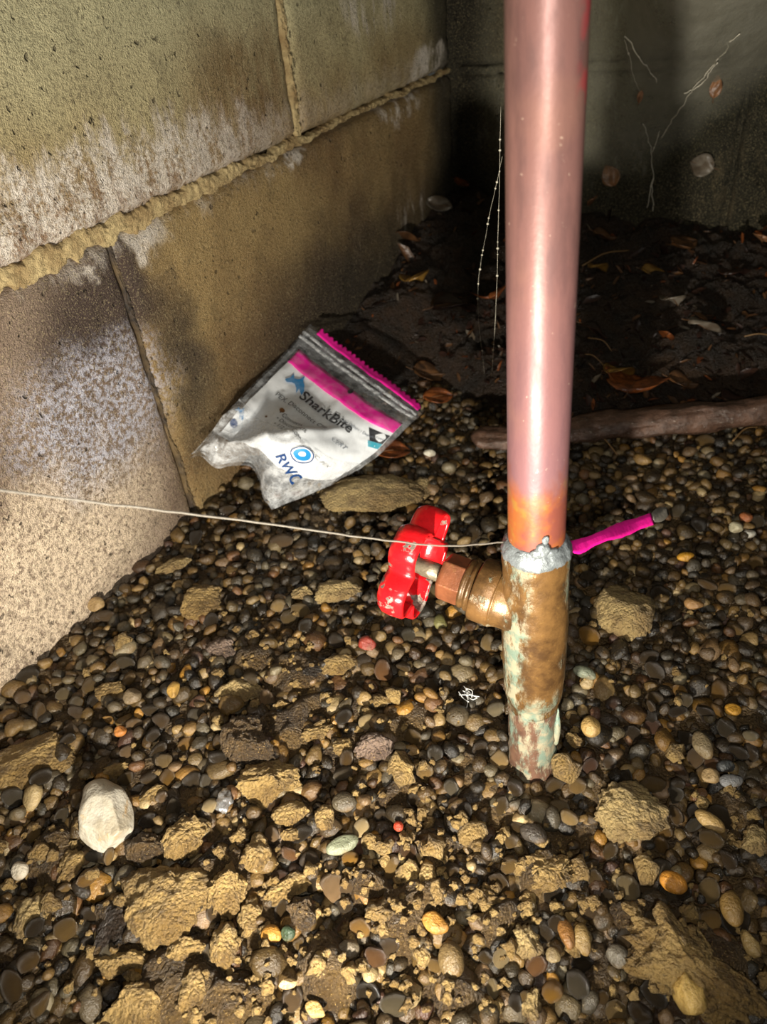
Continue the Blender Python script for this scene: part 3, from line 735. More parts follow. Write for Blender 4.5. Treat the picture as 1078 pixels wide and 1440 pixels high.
uvgrid(0, 1, 0.02, 1, 60, 60, -0.0016, M_FILM2, 'back_film', bag)
M_CARD = simple('white_card', srgb(244, 246, 248), 0.45, 0, 0.15, 60, 0.12)
M_BAND = simple('pink_band', srgb(244, 34, 160), 0.40, 0, 0.1, 80, 0.12)
card = uvgrid(0.07, 0.95, 0.17, 0.80, 70, 60, 0.0, M_CARD, 'printed_card', bag)
def jag(u, v): return u, v + np.where(v < 0.02, 0.012 * np.sign(np.sin(u * 160)) * (0.4 + 0.6 * np.abs(np.sin(u * 37))), 0)
b1 = uvgrid(0.10, 0.96, 0.005, 0.062, 120, 5, 0.0030, M_BAND, 'seal_strip', bag, jag, 0.0003); b1['label'] = 'torn hot pink strip along the top edge'
b2 = uvgrid(0.07, 0.95, 0.165, 0.255, 70, 6, 0.0006, M_BAND, 'header_band', card, None, 0.0002); b2['label'] = 'hot pink band across the card'
for vz in (0.092, 0.118): uvgrid(0.01, 0.99, vz, vz + 0.012, 80, 3, 0.0034, M_FILM, 'zip_ridge', bag, None, 0.0010)
# hang hole in the band
Vv, Fv = ico(2)
th = np.linspace(0, 2 * np.pi, 20, endpoint=False)
def disc(uc, vc, ru, rv, name, mat, off, parent=None):
    uu = [uc]; vv = [vc]
    for r in (0.5, 1.0): uu += list(uc + ru * r * np.cos(th)); vv += list(vc + rv * r * np.sin(th))
    Fc = [[0, 1 + i, 1 + (i + 1) % 20] for i in range(20)] + [[1 + i, 21 + i, 21 + (i + 1) % 20, 1 + (i + 1) % 20] for i in range(20)]
    return obj(name, mesh(name, bag_p(uu, vv, off) - BO, Fc, mat), parent or card)
def ink(name, c): return simple(name, srgb(*c), 0.5, 0, 0, 50, 0.05)
I_BLACK, I_BLUE, I_NAVY, I_TEAL, I_GREY = ink('black_ink', (26, 28, 34)), ink('blue_ink', (36, 142, 206)), ink('navy_ink', (18, 62, 120)), ink('teal_ink', (70, 170, 190)), ink('grey_ink', (120, 128, 140))
disc(0.525, 0.178, 0.018, 0.016, 'hang_hole', I_BLACK, 0.0012)
def text(body, uc, vc, size, ang, mat, off=0.0009, bold=False):
    """lettering laid on the card: starts at (uc, vc); size in u units; ang turns it from the across direction"""
    cu = bpy.data.curves.new('lettering', 'FONT'); cu.body = body; cu.size = 1.0; cu.resolution_u = 3
    if bold: cu.offset = 0.018
    t = bpy.data.objects.new('lettering', cu); C.objects.link(t); bpy.context.view_layer.update()
    me = bpy.data.meshes.new_from_object(t.evaluated_get(bpy.context.evaluated_depsgraph_get()))
    bpy.data.objects.remove(t)
    bm = bmesh.new(); bm.from_mesh(me); bmesh.ops.triangulate(bm, faces=bm.faces)
    bmesh.ops.subdivide_edges(bm, edges=[e for e in bm.edges if e.calc_length() > 0.3], cuts=1); bmesh.ops.triangulate(bm, faces=bm.faces)
    bm.to_mesh(me); bm.free()
    co = np.array([v.co[:] for v in me.vertices]); c, s = math.cos(ang), math.sin(ang)
    asp = 0.137 / 0.185
    lx, ly = co[:, 0] * size, -co[:, 1] * size
    u = uc + lx * c - ly * s; v = vc + (lx * s + ly * c) * asp
    P = bag_p(u, v, off) - BO
    me.vertices.foreach_set('co', P.astype(np.float32).ravel()); me.update(); me.materials.clear(); me.materials.append(mat)
    return obj('lettering', me, card)
text('SharkBite', 0.29, 0.375, 0.112, 0.0, I_BLACK, 0.0009, True)
text('PEX, Disconnect Clip', 0.16, 0.440, 0.050, 0, I_BLACK)
text('and Deburr / Depth Tool', 0.62, 0.335, 0.030, 0, I_GREY)
for k, s in enumerate(('\u2022 Connects', '\u2022 Disconnects', '\u2022 1/2 in.')): text(s, 0.28 + 0.02 * k, 0.515 + 0.034 * k, 0.044, 0, I_BLACK)
text('Copper, CPVC, PEX', 0.46, 0.575, 0.045, 0.35, I_BLACK)
text('CERT', 0.665, 0.470, 0.052, 0.2, I_GREY)
text('RWC', 0.515, 0.775, 0.100, 0.55, I_NAVY, 0.0034, True)
def poly_uv(pts, name, mat, off=0.0009): return obj(name, mesh(name, bag_p([p[0] for p in pts], [p[1] for p in pts], off) - BO, [list(range(len(pts)))], mat), card)
poly_uv([(0.80, 0.285), (0.95, 0.285), (0.95, 0.36), (0.86, 0.36)], 'black_panel', I_BLACK)
poly_uv([(0.85, 0.362), (0.95, 0.362), (0.95, 0.405), (0.88, 0.405)], 'teal_panel', I_TEAL)
em = [(.085, .330), (.100, .300), (.096, .268), (.122, .290), (.150, .272), (.160, .240), (.178, .270), (.205, .284), (.232, .312), (.240, .338), (.218, .330), (.196, .318), (.204, .350), (.178, .326), (.150, .312), (.126, .318), (.106, .334)]
poly_uv([(a + 0.055, b - 0.005 + 0.02) for a, b in em], 'fish_emblem', I_BLUE)
em2 = [(a * 0.9 + 0.155, b * 0.9 + 0.360) for a, b in em]
poly_uv([(a * 0.55 + 0.0, b * 0.5 + 0.49) for a, b in em], 'fish_emblem', I_BLUE)
disc(0.105, 0.70, 0.030, 0.020, 'round_mark', I_NAVY, 0.0009)
for r, mt, of in ((0.078, I_NAVY, .0030), (0.070, M_CARD, .0032), (0.058, I_BLUE, .0034), (0.024, M_CARD, .0036)):
    disc(0.640, 0.680, r * .92, r * 0.74, 'badge_ring', mt, of)
M_MUD = simple('mud_speck', srgb(110, 72, 34), 0.6, 0, 0.6, 500, 0.4)
disc(0.30, 0.505, 0.020, 0.012, 'mud_speck', M_MUD, 0.0040, bag); disc(0.245, 0.575, 0.010, 0.006, 'mud_speck', M_MUD, 0.0040, bag)

# ------------------------------------------------------------------ CLODS AND STONES LYING ON THE GRAVEL
def clod(name, cat, label, px, py, wpx, hpx, ang=0, mat=None, thick=0.55, sub=4, rough=0.16, facets=9, seed=0, lift=0.25, col=None, tilt=(0, 0), group=None, up=0.0):
    q = on_floor(px, py, 0.006); dep = proj(q)[2]
    a = wpx / 2 * dep / F; b = hpx / 2 * dep / F * 1.12
    c = thick * min(a, b)
    z = surf(q[0], q[1]) + c * lift + up
    for _ in range(3):
        q = on_floor(px, py, z); z = surf(q[0], q[1]) + c * lift + up
    V0, Fv = ico(sub); D = V0.copy(); r2 = np.random.default_rng(seed + 900)
    for _ in range(facets):
        nr = r2.normal(size=3); nr /= np.linalg.norm(nr); cc = r2.uniform(0.55, 0.88); ex = np.clip(D @ nr - cc, 0, None); D = D - 0.9 * ex[:, None] * nr
    D = D * (1 + rough * fbm(V0 * 1.0 + seed, 1.6, 2, seed))[:, None]
    if rough > 0.08:
        gr = 0.0011 / (max(a, b) + 1e-6)                        # grains about a millimetre across
        D = D * (1 + 0.5 * rough * fbm(V0 + seed, 5.0, 3, seed + 5, 0.7) + np.clip(gr, 0.03, 0.12) * 0.9 * fbm(V0 + seed, min(22, 0.6 / gr), 2, seed + 6))[:, None]
    ext = np.abs(D).max(0); D = D / ext
    D = D * (a, b, c)
    R = rot_euler(tilt[0], tilt[1], math.radians(-ang))
    o = obj(name, mesh(name, D @ R.T, Fv, mat), None, (q[0], q[1], z))
    if col: o.color = srgb(*col)
    return tag(o, label, cat, group)
K = 0
def cl(label, px, py, w_, h_, **kw):
    global K; K += 1
    kw.setdefault('mat', M_CLOD); kw.setdefault('sub', 5 if w_ * h_ > 3500 else 4)
    return clod('mortar_clod', 'clod', label, px, py, w_, h_, seed=K * 7, **kw)
cl('large flat tan mortar clod between the plastic bag and red handwheel', 516, 698, 168, 84, ang=8, thick=0.42, mat=M_CLOD_G, facets=5, rough=0.12)
cl('rough little knob of mortar at the right end of the large flat clod', 592, 684, 36, 50, mat=M_CLOD_G)
cl('grey-tan mortar clod right of the brass valve, below the pink tape', 880, 858, 92, 98, ang=20, mat=M_CLOD_G, thick=0.6, facets=5, rough=0.12)
cl('crumbly tan clod below and right of the foot of the pipe', 884, 1148, 104, 92, ang=-20, mat=M_CLOD_G, thick=0.6, facets=6)
cl('largest brown slab of caked soil, in the corner near the golden lump', 972, 1358, 228, 104, ang=40, thick=0.55, rough=0.36, mat=M_CLOD)
cl('tan clod with a pale broken face just below the tall dark clod', 372, 1102, 108, 66, thick=0.8, tilt=(0.3, 0))
cl('tall dark brown clod leaning over the tan clod with a broken face', 350, 1044, 74, 92, ang=-35, mat=M_CLOD_D, thick=0.9, lift=0.5)
cl('broad rough slab of tan mortar, right below the smooth white stone', 232, 1266, 158, 122, ang=15, thick=0.5, rough=0.2)
cl('upright tan lump against the right end of the broad rough slab', 320, 1250, 58, 78, thick=0.9)
cl('flat tan mortar slab at the left edge above the white stone', 42, 1074, 140, 84, ang=-12, thick=0.4, facets=5)
cl('squarish tan mortar flake below the string, near the wall', 283, 846, 68, 64, ang=-15, thick=0.4, facets=5, mat=M_CLOD)
cl('flat rough grey-tan clod midway between the squarish flake and the tall dark clod', 338, 972, 76, 38, mat=M_CLOD_G, thick=0.7)
cl('broken pale clod left of the red handwheel', 475, 832, 70, 36, mat=M_CLOD_G, thick=0.7)
cl('small pale lump beside the broken clod left of the handwheel', 425, 834, 34, 26, mat=M_CLOD_G)
cl('short tan clod below left of the small red stone', 474, 935, 62, 32, thick=0.8)
cl('knobbly pale lump near the left edge, below the shell-like white chip', 44, 1286, 56, 62, mat=M_CLOD_G, rough=0.24)
cl('big tan clod cut by the bottom edge at the left', 192, 1416, 120, 84, thick=0.7)
cl('long ridge of tan lumps below the broad rough slab', 172, 1352, 118, 46, ang=22, rough=0.26, thick=0.8)
cl('crusty tan lump under the broad rough slab', 258, 1338, 66, 44, rough=0.26)
cl('dark-topped lump under the upright tan lump', 314, 1330, 46, 60, mat=M_CLOD, thick=0.9)
cl('tan clod to the right of the white stone', 262, 1176, 58, 66, ang=20, thick=0.9)
cl('tan lump directly below the clod with the broken face', 408, 1146, 62, 36, thick=0.8)
cl('thin tan flake below the lump under the broken-faced clod', 412, 1173, 40, 20)
cl('round tan lump left of the flat greenish stone', 457, 1151, 30, 36, thick=0.9)
cl('upright yellow-tan lump below the row of tan lumps', 352, 1290, 40, 58, thick=0.9, rough=0.2)
cl('winged tan clod above the crumbly brown soil', 404, 1248, 76, 38, ang=-15, rough=0.22)
cl('dark crumbly ball of soil near the dark green pebble', 424, 1286, 46, 42, mat=M_CLOD_D, rough=0.26, thick=0.9)
cl('tall tan lump left of the winged clod', 362, 1200, 44, 60, ang=-30, rough=0.2, thick=0.9)
cl('small rough clod below the white stone', 102, 1216, 42, 52, ang=20, rough=0.2)
cl('pale clustered ball of grit below the middle of the gravel', 743, 1325, 44, 48, mat=M_CLOD_G, rough=0.3, thick=0.95)
cl('second pale gritty ball, at the bottom edge below the first', 748, 1414, 38, 42, mat=M_CLOD_G, rough=0.3, thick=0.95)
cl('pale sandy clod touching the right edge, near the elongated tan pebble', 1062, 1182, 44, 44, mat=M_CLOD_G)
cl('crumbled heap of tan soil left of the amber egg-shaped pebble', 776, 1226, 74, 62, rough=0.34, thick=0.5)
cl('mauve-grey gritty clod in the middle of the gravel', 528, 1052, 66, 46, ang=10, mat=M_CLOD_P, rough=0.22, thick=0.8)
cl('tan lump stuck to the left side of the mauve-grey clod', 484, 1050, 34, 34, rough=0.25)
cl('low tan flake against the foot of the wall under the string', 246, 797, 60, 26, ang=-22, mat=M_CLOD_G)
cl('purplish-grey lump below the squarish tan flake', 312, 914, 52, 44, mat=M_CLOD_P, rough=0.22)
cl('small bright tan flake left of the grey squarish pebble', 153, 970, 48, 28, ang=-10)
cl('small tan crust above the white stone', 162, 1082, 40, 22, rough=0.24)
cl('yellow-tan crust right of the white stone', 214, 1118, 48, 26, ang=-10, rough=0.22)
cl('dark clod below the white stone, above the broad rough slab', 204, 1192, 62, 44, mat=M_CLOD_D, rough=0.22, thick=0.9)
cl('tan lump at the left edge of the bottom soil patch', 270, 1392, 44, 60, rough=0.24)
cl('ragged tan crust right of the tall dark clod', 446, 1030, 50, 26, rough=0.28)
cl('brown crusty lump below the broken-faced clod, by the tall tan lump', 330, 1215, 34, 46, mat=M_CLOD_D, rough=0.25)
cl('small tan lump at the foot of the pipe, on its right', 806, 1040, 26, 28, rough=0.24)
cl('brown lump in front of the foot of the pipe', 727, 1077, 38, 26, mat=M_CLOD_D, rough=0.2)
def st(label, px, py, w_, h_, col, name='pebble_stone', cat='pebble', **kw):
    global K; K += 1
    kw.setdefault('rough', 0.05); kw.setdefault('facets', 3); kw.setdefault('thick', 0.75); kw.setdefault('lift', 0.8); kw.setdefault('up', 0.0008)
    return clod('loose_pebble', cat, label, px, py, w_, h_, seed=K * 5, sub=3 if w_ < 60 else 5, mat=kw.pop('mat', M_PEB_O), col=col, **kw)
M_WHITE = None
def quartz():
    g = NT('white_quartz'); P = g.obj(); n = g.noise(P, 55, 5, 0.65); f = g.noise(P, 420, 4, 0.7); v = g.noise(g.scaled(P, (1, 0.35, 1)), 150, 4, 0.7)
    col = g.mix(g.ramp(n, 0.38, 0.68), srgb(176, 170, 156), srgb(148, 138, 118))
    col = g.mix(g.ramp(v, 0.56, 0.70, 0, 0.7), col, srgb(166, 134, 88)); col = g.mix(g.ramp(f, 0.6, 0.72, 0, 0.35), col, srgb(120, 104, 84))
    return g.fin(col, 0.42, g.bump(g.math('ADD', n, g.math('MULTIPLY', v, 0.5)), 0.6, 0.003))
st('smooth white rounded stone, the largest pale stone, near the left edge', 147, 1146, 78, 106, (230, 224, 210), cat='stone', ang=-28, mat=quartz(), thick=0.85, facets=5, rough=0.06, lift=0.5)
st('flat grey-green elongated pebble below the tan lumps', 481, 1188, 50, 24, (122, 126, 104), ang=-18)
st('glossy amber egg-shaped pebble near the right', 946, 1242, 40, 28, (190, 130, 50), ang=35, facets=0, rough=0.04)
st('small red broken stone below the red handwheel', 516, 905, 26, 24, (136, 54, 42), facets=8)
st('elongated smooth tan pebble right of the crumbly clod', 998, 1155, 46, 22, (176, 146, 92), ang=52, facets=0)
st('round yellow-tan pebble right of the foot of the pipe', 830, 1023, 28, 28, (168, 138, 84), thick=0.95)
st('cream round pebble right of the end of the pink tape', 1034, 742, 20, 18, (196, 188, 158))
st('white flat pebble beside the cream round one', 1054, 746, 20, 13, (206, 202, 190))
st('brick-orange pebble above the cream round one', 1049, 726, 18, 16, (160, 96, 58))
st('bright ochre pebble below the pink tape', 964, 783, 26, 14, (186, 136, 44))
st('pale olive teardrop pebble under the red handwheel', 619, 875, 20, 28, (120, 116, 72))
st('chunky golden lump of stone beside the largest slab', 966, 1396, 48, 50, (206, 172, 100), facets=9, thick=0.9, up=0.005, rough=0.13)
st('tiny red chip in the gravel below the mauve-grey clod', 560, 1162, 15, 14, (160, 60, 40), up=0.002)
st('charcoal oblong pebble near the middle of the gravel', 750, 1172, 42, 26, (58, 52, 46), ang=45)
st('wedge of amber-brown stone at the edge of the soil patch', 613, 1297, 42, 28, (160, 116, 54), ang=18, facets=6)
st('large egg-shaped brown-grey pebble at the bottom right of the soil patch', 634, 1350, 38, 46, (106, 88, 58), thick=0.9, facets=0, rough=0.05)
st('white shard lying near the top corner of the plastic bag', 604, 639, 18, 14, (214, 208, 190), facets=8)
st('tan pebble against the foot of the left wall', 135, 850, 26, 22, (176, 148, 104), ang=30)
st('grey squarish pebble right of the small bright flake', 186, 979, 26, 26, (128, 112, 88), facets=8)
st('ochre round pebble beside the grey squarish one', 244, 970, 20, 24, (186, 148, 78))
st('dark green pebble right of the upright yellow-tan lump', 405, 1312, 22, 20, (54, 70, 52))
st('ochre pebble left of the dark green one', 381, 1315, 28, 28, (176, 128, 58), ang=-40)
st('flat grey pebble pressed into the bottom soil patch', 490, 1335, 32, 26, (104, 94, 78))
st('pale pointed chip in the bottom soil patch', 404, 1383, 28, 14, (190, 164, 120), facets=7)
st('curved tan chip near the bottom edge in the soil patch', 443, 1420, 34, 20, (176, 146, 92), ang=30, facets=7)
st('white shell-like chip near the left edge', 28, 1224, 24, 28, (214, 204, 184), ang=-30)
st('slate-blue glossy pebble near the right edge', 1028, 1098, 34, 20, (116, 116, 116))
st('dark shiny pebble up and left of the slate-blue one', 1020, 1078, 28, 18, (70, 72, 72))
st('tan rounded pebble above the slate-blue one', 999, 1091, 26, 22, (166, 140, 100))
st('large dull grey pebble right of the pipe foot, standing on end', 988, 1048, 28, 42, (122, 108, 82), facets=5)
st('yellow pebble above the large dull grey one', 1030, 998, 24, 18, (190, 140, 52))
st('pale green-grey pebble close to the pipe on its right', 822, 946, 34, 18, (124, 130, 112), ang=35)
st('brown-orange pebble far right below the grey-tan clod', 975, 850, 28, 20, (150, 114, 72), ang=35)
st('upright oblong tan stone left of the largest slab', 818, 1322, 26, 40, (140, 116, 72), ang=10)
st('warm brown oblong pebble beside the upright tan stone', 796, 1314, 24, 40, (134, 94, 50))
st('grey round pebble above the golden lump', 868, 1345, 34, 30, (104, 98, 86))
st('oblong pale stone right of the largest slab', 1056, 1328, 24, 42, (166, 140, 90), facets=6)
st('curved yellow-brown pebble above the largest slab', 1028, 1276, 32, 48, (136, 108, 60), ang=12)
st('dark wet pebble right of the broken-faced clod', 485, 1128, 38, 28, (78, 70, 56), ang=10)
st('orange pebble left of the white shard of foil, below the wall flake', 169, 1028, 18, 16, (190, 124, 62))

# crumpled foil scrap and a tuft of thread
def foil():
    V0, Fv = ico(3); D = V0 * (1 + 0.5 * fbm(V0, 2.4, 3, 77))[:, None] * (.0042, .0055, .0026); return D, Fv
q = on_floor(308, 1112, 0.006)
o = obj('foil_scrap', mesh('foil_scrap', *foil(), simple('foil', srgb(206, 206, 206), 0.22, 0.8, 0.8, 500, 0.5), False), None, (q[0], q[1], surf(q[0], q[1]) + 0.0018))
tag(o, 'crumpled silvery scrap of foil left of the broken-faced clod', 'foil scrap')
q = on_floor(658, 962, 0.006); zq = surf(q[0], q[1]) + 0.0025; parts = []
for k in range(9):
    a = rng.uniform(0, 6.28); l = rng.uniform(.003, .006); c = np.array([q[0], q[1], zq]) + rng.normal(0, .0012, 3) * (1, 1, .4)
    parts.append(tube(crom([c - l * np.array([math.cos(a), math.sin(a), 0]), c + rng.normal(0, .0008, 3), c + l * np.array([math.cos(a), math.sin(a), .1])], 8), 0.00022, 5))
tag(obj('thread_tuft', mesh('thread_tuft', *merge(parts), simple('white_thread', srgb(214, 214, 210), 0.4))), 'little tuft of white threads on the gravel left of the valve body', 'thread')

# film with painted haze hanging in front of the back wall, right of the pipe
g = NT('dusty_haze_film'); P = g.obj(); x, y, z = g.sep(P); n = g.noise(P, 22, 5, 0.65); f = g.noise(g.scaled(P, (2.2, 1, 0.5)), 90, 5, 0.75)
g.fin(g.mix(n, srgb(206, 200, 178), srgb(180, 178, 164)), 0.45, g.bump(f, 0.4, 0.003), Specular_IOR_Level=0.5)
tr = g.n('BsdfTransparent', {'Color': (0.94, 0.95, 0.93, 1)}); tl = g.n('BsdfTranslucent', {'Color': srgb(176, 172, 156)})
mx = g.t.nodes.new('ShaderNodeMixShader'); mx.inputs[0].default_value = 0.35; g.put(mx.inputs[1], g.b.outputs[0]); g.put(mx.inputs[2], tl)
m2 = g.t.nodes.new('ShaderNodeMixShader'); g.put(m2.inputs[0], g.math('ADD', g.math('MULTIPLY', g.n('Attribute', {}, 2, attribute_name='dust_haze'), g.ramp(n, 0.3, 0.7, 0.50, 0.85)), g.math('MULTIPLY', g.n('Attribute', {}, 2, attribute_name='dust_haze'), g.ramp(f, 0.55, 0.75, 0.0, 0.25)))); g.put(m2.inputs[1], tr); g.put(m2.inputs[2], mx.outputs[0])
g.put(g.out.inputs[0], m2.outputs[0]); M_DUST_HAZE = g.m
def film_low(t): return np.interp(t, [0.085, .15, .20, .25, .30, .34, .45, .70], [.085, .085, .095, .13, .17, .205, .28, .34])  # slanting lower edge drawn along a shadow boundary
def film_off(t, z):
    t = np.asarray(t, float); z = np.asarray(z, float); low = film_low(t)
    return 0.026 + 0.31 * sstep(0.0, 0.17, z - low) * sstep(0.10, 0.36, t) + 0.008 * fbm(xyz(t, z), 9, 3, 6) + 0.004 * (1 - 2 * np.abs(fbm(xyz(t * 1.4 + z, z * .6), 14, 2, 8)))  # bulges out at upper right to catch more light
def on_film(px, py, gap=0.004):
    """the point on (just in front of) the hanging film, or of the wall below its edge, that lies in this direction"""
    off = 0.03
    for _ in range(12):
        q = on_back(px, py, off); t = (q - PC) @ INW; off = 0.6 * off + 0.4 * (float(film_off(np.array([t]), np.array([q[2]]))[0]) + gap)
    return on_back(px, py, off)
def film_sheet():
    nu, nv = 80, 60; uu, vv = np.meshgrid(np.linspace(0, 1, nu), np.linspace(0, 1, nv)); uu, vv = uu.ravel(), vv.ravel()
    t = 0.085 + 0.60 * uu
    low = film_low(t) + 0.006 * fbm(xyz(t, 0.0), 30, 3, 5)
    z = low + (0.47 - low) * vv
    o = film_off(t, z)
    return PC + np.outer(t, INW) - np.outer(o, DR) + np.outer(z, (0, 0, 1)), gridfaces(nu, nv), sstep(0.0, 0.055, (z - low) - 0.003) * sstep(0.0, 0.12, uu) * (0.45 + 0.55 * sstep(0.15, 0.34, t))  # opacity paints the haze, fading out at the shadow boundary
fv, ff, fd = film_sheet(); fm = mesh('plastic_film', fv, ff, M_DUST_HAZE)
at = fm.attributes.new('dust_haze', 'FLOAT', 'POINT'); at.data.foreach_set('value', fd.astype(np.float32))
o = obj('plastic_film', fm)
tag(o, 'dusty translucent plastic film with painted haze, hanging in front of the back wall', 'plastic film')

# ------------------------------------------------------------------ THE DARK CORNER: leaves, twigs, plastic, cobwebs
def leaf_mat(name, c1, c2):
    g = NT(name); P = g.obj(); n = g.noise(P, 90, 4, 0.6); v = g.noise(g.scaled(P, (0.3, 1, 1)), 420, 3)
    return g.fin(g.mix(g.ramp(n, 0.35, 0.65), srgb(*c1), srgb(*c2)), 0.36, g.bump(g.math('ADD', n, v), 0.5, 0.0015), Specular_IOR_Level=0.5)
LM = {'russet': leaf_mat('russet_leaf', (134, 74, 34), (82, 44, 22)), 'brown': leaf_mat('brown_leaf', (92, 62, 36), (54, 36, 22)), 'tan': leaf_mat('tan_leaf', (156, 112, 78), (112, 78, 52)),
      'grey': leaf_mat('grey_leaf', (124, 116, 104), (92, 80, 66)), 'dark': leaf_mat('dark_leaf', (50, 30, 22), (30, 20, 16)), 'ochre': leaf_mat('ochre_leaf', (142, 108, 46), (96, 68, 30))}
M_VEIN = simple('leaf_stalk', srgb(92, 62, 34), 0.5)
def leaf(px, py, lpx, kind, label, ang=0, lobed=False, pitch=0.3, wallhung=None, up=0.004, width=0.42):
    q = on_floor(px, py, 0.02)
    z = surf(q[0], q[1]) + up
    for _ in range(4): q = on_floor(px, py, z); z = surf(q[0], q[1]) + up
    if wallhung is not None: q = on_film(px, py, 0.006) if wallhung > 0.01 else on_back(px, py, wallhung)
    else: q = np.array([q[0], q[1], z])
    L = lpx * proj(q)[2] / F
    n, m = 15, 9; V = []
    for i in range(n):
        t = i / (n - 1)
        wv = width * math.sin(math.pi * min(1, t ** 0.8)) ** 0.8 + 0.004
        if lobed: wv *= 0.72 + 0.38 * abs(math.sin(t * math.pi * 3.2))
        for j in range(m):
            s = (j / (m - 1)) * 2 - 1
            V.append(((t - .5), s * wv, 0.22 * (s * wv) ** 2 * 3 + 0.14 * math.sin(t * 3.1 + K_LEAF[0]) * t + 0.05 * math.sin(5 * t + 4 * s + K_LEAF[0]) - 0.02 * (abs(s) < .15)))
    K_LEAF[0] += 1.7
    R = rot_euler(pitch * math.cos(K_LEAF[0]), pitch, math.radians(ang))
    if wallhung is not None: R = np.stack([INW, np.array([0, 0, 1.0]), -DR], 1) @ rot_euler(0.3, 0.2, math.radians(ang))
    Vw = (np.array(V) * L) @ R.T
    if wallhung is None: Vw[:, 2] += max(0, -Vw[:, 2].min() - up)
    o = obj('leaf', mesh('leaf', Vw, gridfaces(m, n), LM[kind]), None, q)
    sm = o.modifiers.new('thick', 'SOLIDIFY'); sm.thickness = 0.0004
    c = (m // 2)
    stalk = [Vw[i * m + c] + (0, 0, 0.0004) for i in range(n)]; st0 = Vw[c]; dirs = Vw[c] - Vw[m + c]
    pts_ = [st0 + dirs * 3.0, st0 + dirs * 1.5] + stalk
    obj('midrib', mesh('midrib', *tube(crom(pts_, 24), 0.0004, 5), M_VEIN), o)
    return tag(o, label, 'leaf')
K_LEAF = [0.0]
leaf(893, 545, 80, 'russet', 'large russet dead leaf just behind the brown plastic hem, right of the pipe', 55, True, width=0.52, up=0.008)
leaf(872, 520, 52, 'ochre', 'yellowish-brown leaf overlapping the large russet leaf', 25, up=0.014)
leaf(960, 535, 44, 'brown', 'brown leaf to the right of the large russet leaf', -20)
leaf(930, 505, 40, 'russet', 'narrow russet leaf standing up behind the large russet one', 80, pitch=0.7, width=0.3)
leaf(945, 430, 42, 'grey', 'pale crumpled leaf among the litter behind the hem, right of the pipe', 40, pitch=0.5, up=0.010)
leaf(990, 470, 60, 'grey', 'greyish shiny leaf lying flat right of the pale crumpled leaf', 10, width=0.28, up=0.008)
leaf(920, 375, 36, 'ochre', 'small ochre leaf in the litter above the pale crumpled leaf', -15)
leaf(1068, 350, 36, 'tan', 'tan curled leaf at the right edge on the litter', 60, pitch=0.6, up=0.012)
leaf(1072, 325, 24, 'russet', 'small russet leaf above the tan curled one at the right edge', 80, pitch=0.6, up=0.012)
leaf(831, 289, 20, 'tan', 'small tan leaf just right of the pipe, highest on the litter', 120, pitch=0.7, up=0.012)
leaf(858, 247, 30, 'tan', 'tan leaf caught on the back wall right of the pipe', 125, wallhung=0.006)
leaf(1006, 122, 28, 'tan', 'light brown oval leaf caught in the cobweb on the back wall', 90, wallhung=0.028, width=0.3)
leaf(986, 232, 36, 'grey', 'grey leaf stuck to the dark part of the back wall', 170, wallhung=0.006)
leaf(900, 135, 18, 'tan', 'tiny tan leaf hanging on a web strand on the back wall', 80, wallhung=0.020, width=0.22)
leaf(650, 282, 30, 'russet', 'thin orange-brown leaf in the corner left of the pipe', -55, width=0.22, up=0.012)
leaf(640, 460, 70, 'dark', 'dark reddish-brown leaf in the litter left of the pipe', 20, width=0.5)
leaf(690, 440, 60, 'russet', 'reddish leaf half hidden behind the pipe', 75, width=0.45, up=0.010)
leaf(605, 525, 50, 'brown', 'brown leaf above the top right corner of the plastic bag', -10)
leaf(615, 560, 44, 'russet', 'russet leaf lying right beside the top corner of the plastic bag', 15)
leaf(590, 465, 52, 'ochre', 'mottled leaf left of the dark reddish one', 65, up=0.010)
leaf(570, 345, 50, 'brown', 'brown leaf against the foot of the block wall in the corner', 10, up=0.010)
leaf(620, 340, 40, 'grey', 'pale leaf fragment near the corner left of the pipe', -35, up=0.008)
leaf(552, 640, 52, 'russet', 'rust-coloured leaf on the gravel behind the large flat clod', 10, up=0.003)
leaf(840, 395, 34, 'ochre', 'olive-brown leaf close to the pipe on the right, in the litter', 30)
leaf(850, 330, 34, 'brown', 'dull brown leaf below the highest leaf right of the pipe', -20, up=0.008)
leaf(960, 345, 44, 'brown', 'brown leaf in the shadow below the grey wall leaf', 20, up=0.006)
leaf(1020, 420, 40, 'dark', 'dark wet leaf near the right edge of the litter', 50)
leaf(835, 470, 40, 'dark', 'dark leaf by the pipe above the glittering gravel', -30)
leaf(1040, 530, 46, 'dark', 'dark leaf behind the right end of the plastic hem', 5)
leaf(965, 562, 26, 'tan', 'pinkish leaf tip at the back edge of the plastic hem', 40, pitch=0.5, width=0.3, up=0.006)
# bits of leaf nobody could count
VV, FF, nv_ = [], [], 0
for k in range(1500):
    px, py = rng.uniform(440, 1110), rng.uniform(300, 600)
    q = on_floor(px, py, 0.02); 
    if ridge(np.array(q[0]), np.array(q[1])) < 0.35 or wall_off(q) < 0.008 or back_off(q) < 0.008: continue
    s = 0.004 * math.exp(rng.normal(0, .45)); R = rot_euler(rng.normal(0, .5), rng.normal(0, .5), rng.uniform(0, 6.28))
    Q = np.array([(-1, -.25, 0), (-.3, -.55, .15), (.5, -.4, .1), (1, .1, 0), (.4, .5, .15), (-.5, .45, .2), (0, 0, -.1)]) * s * (1, rng.uniform(.3, .9), 1)
    z = float(soil_h(np.array([q[0]]), np.array([q[1]]))[0]) + 0.0015
    VV.append(Q @ R.T + (q[0], q[1], z)); FF.append(np.array([[6, i, (i + 1) % 6] for i in range(6)]) + nv_); nv_ += 7
lm = mesh('leaf_litter', np.concatenate(VV), np.concatenate(FF), LM['dark'], False)
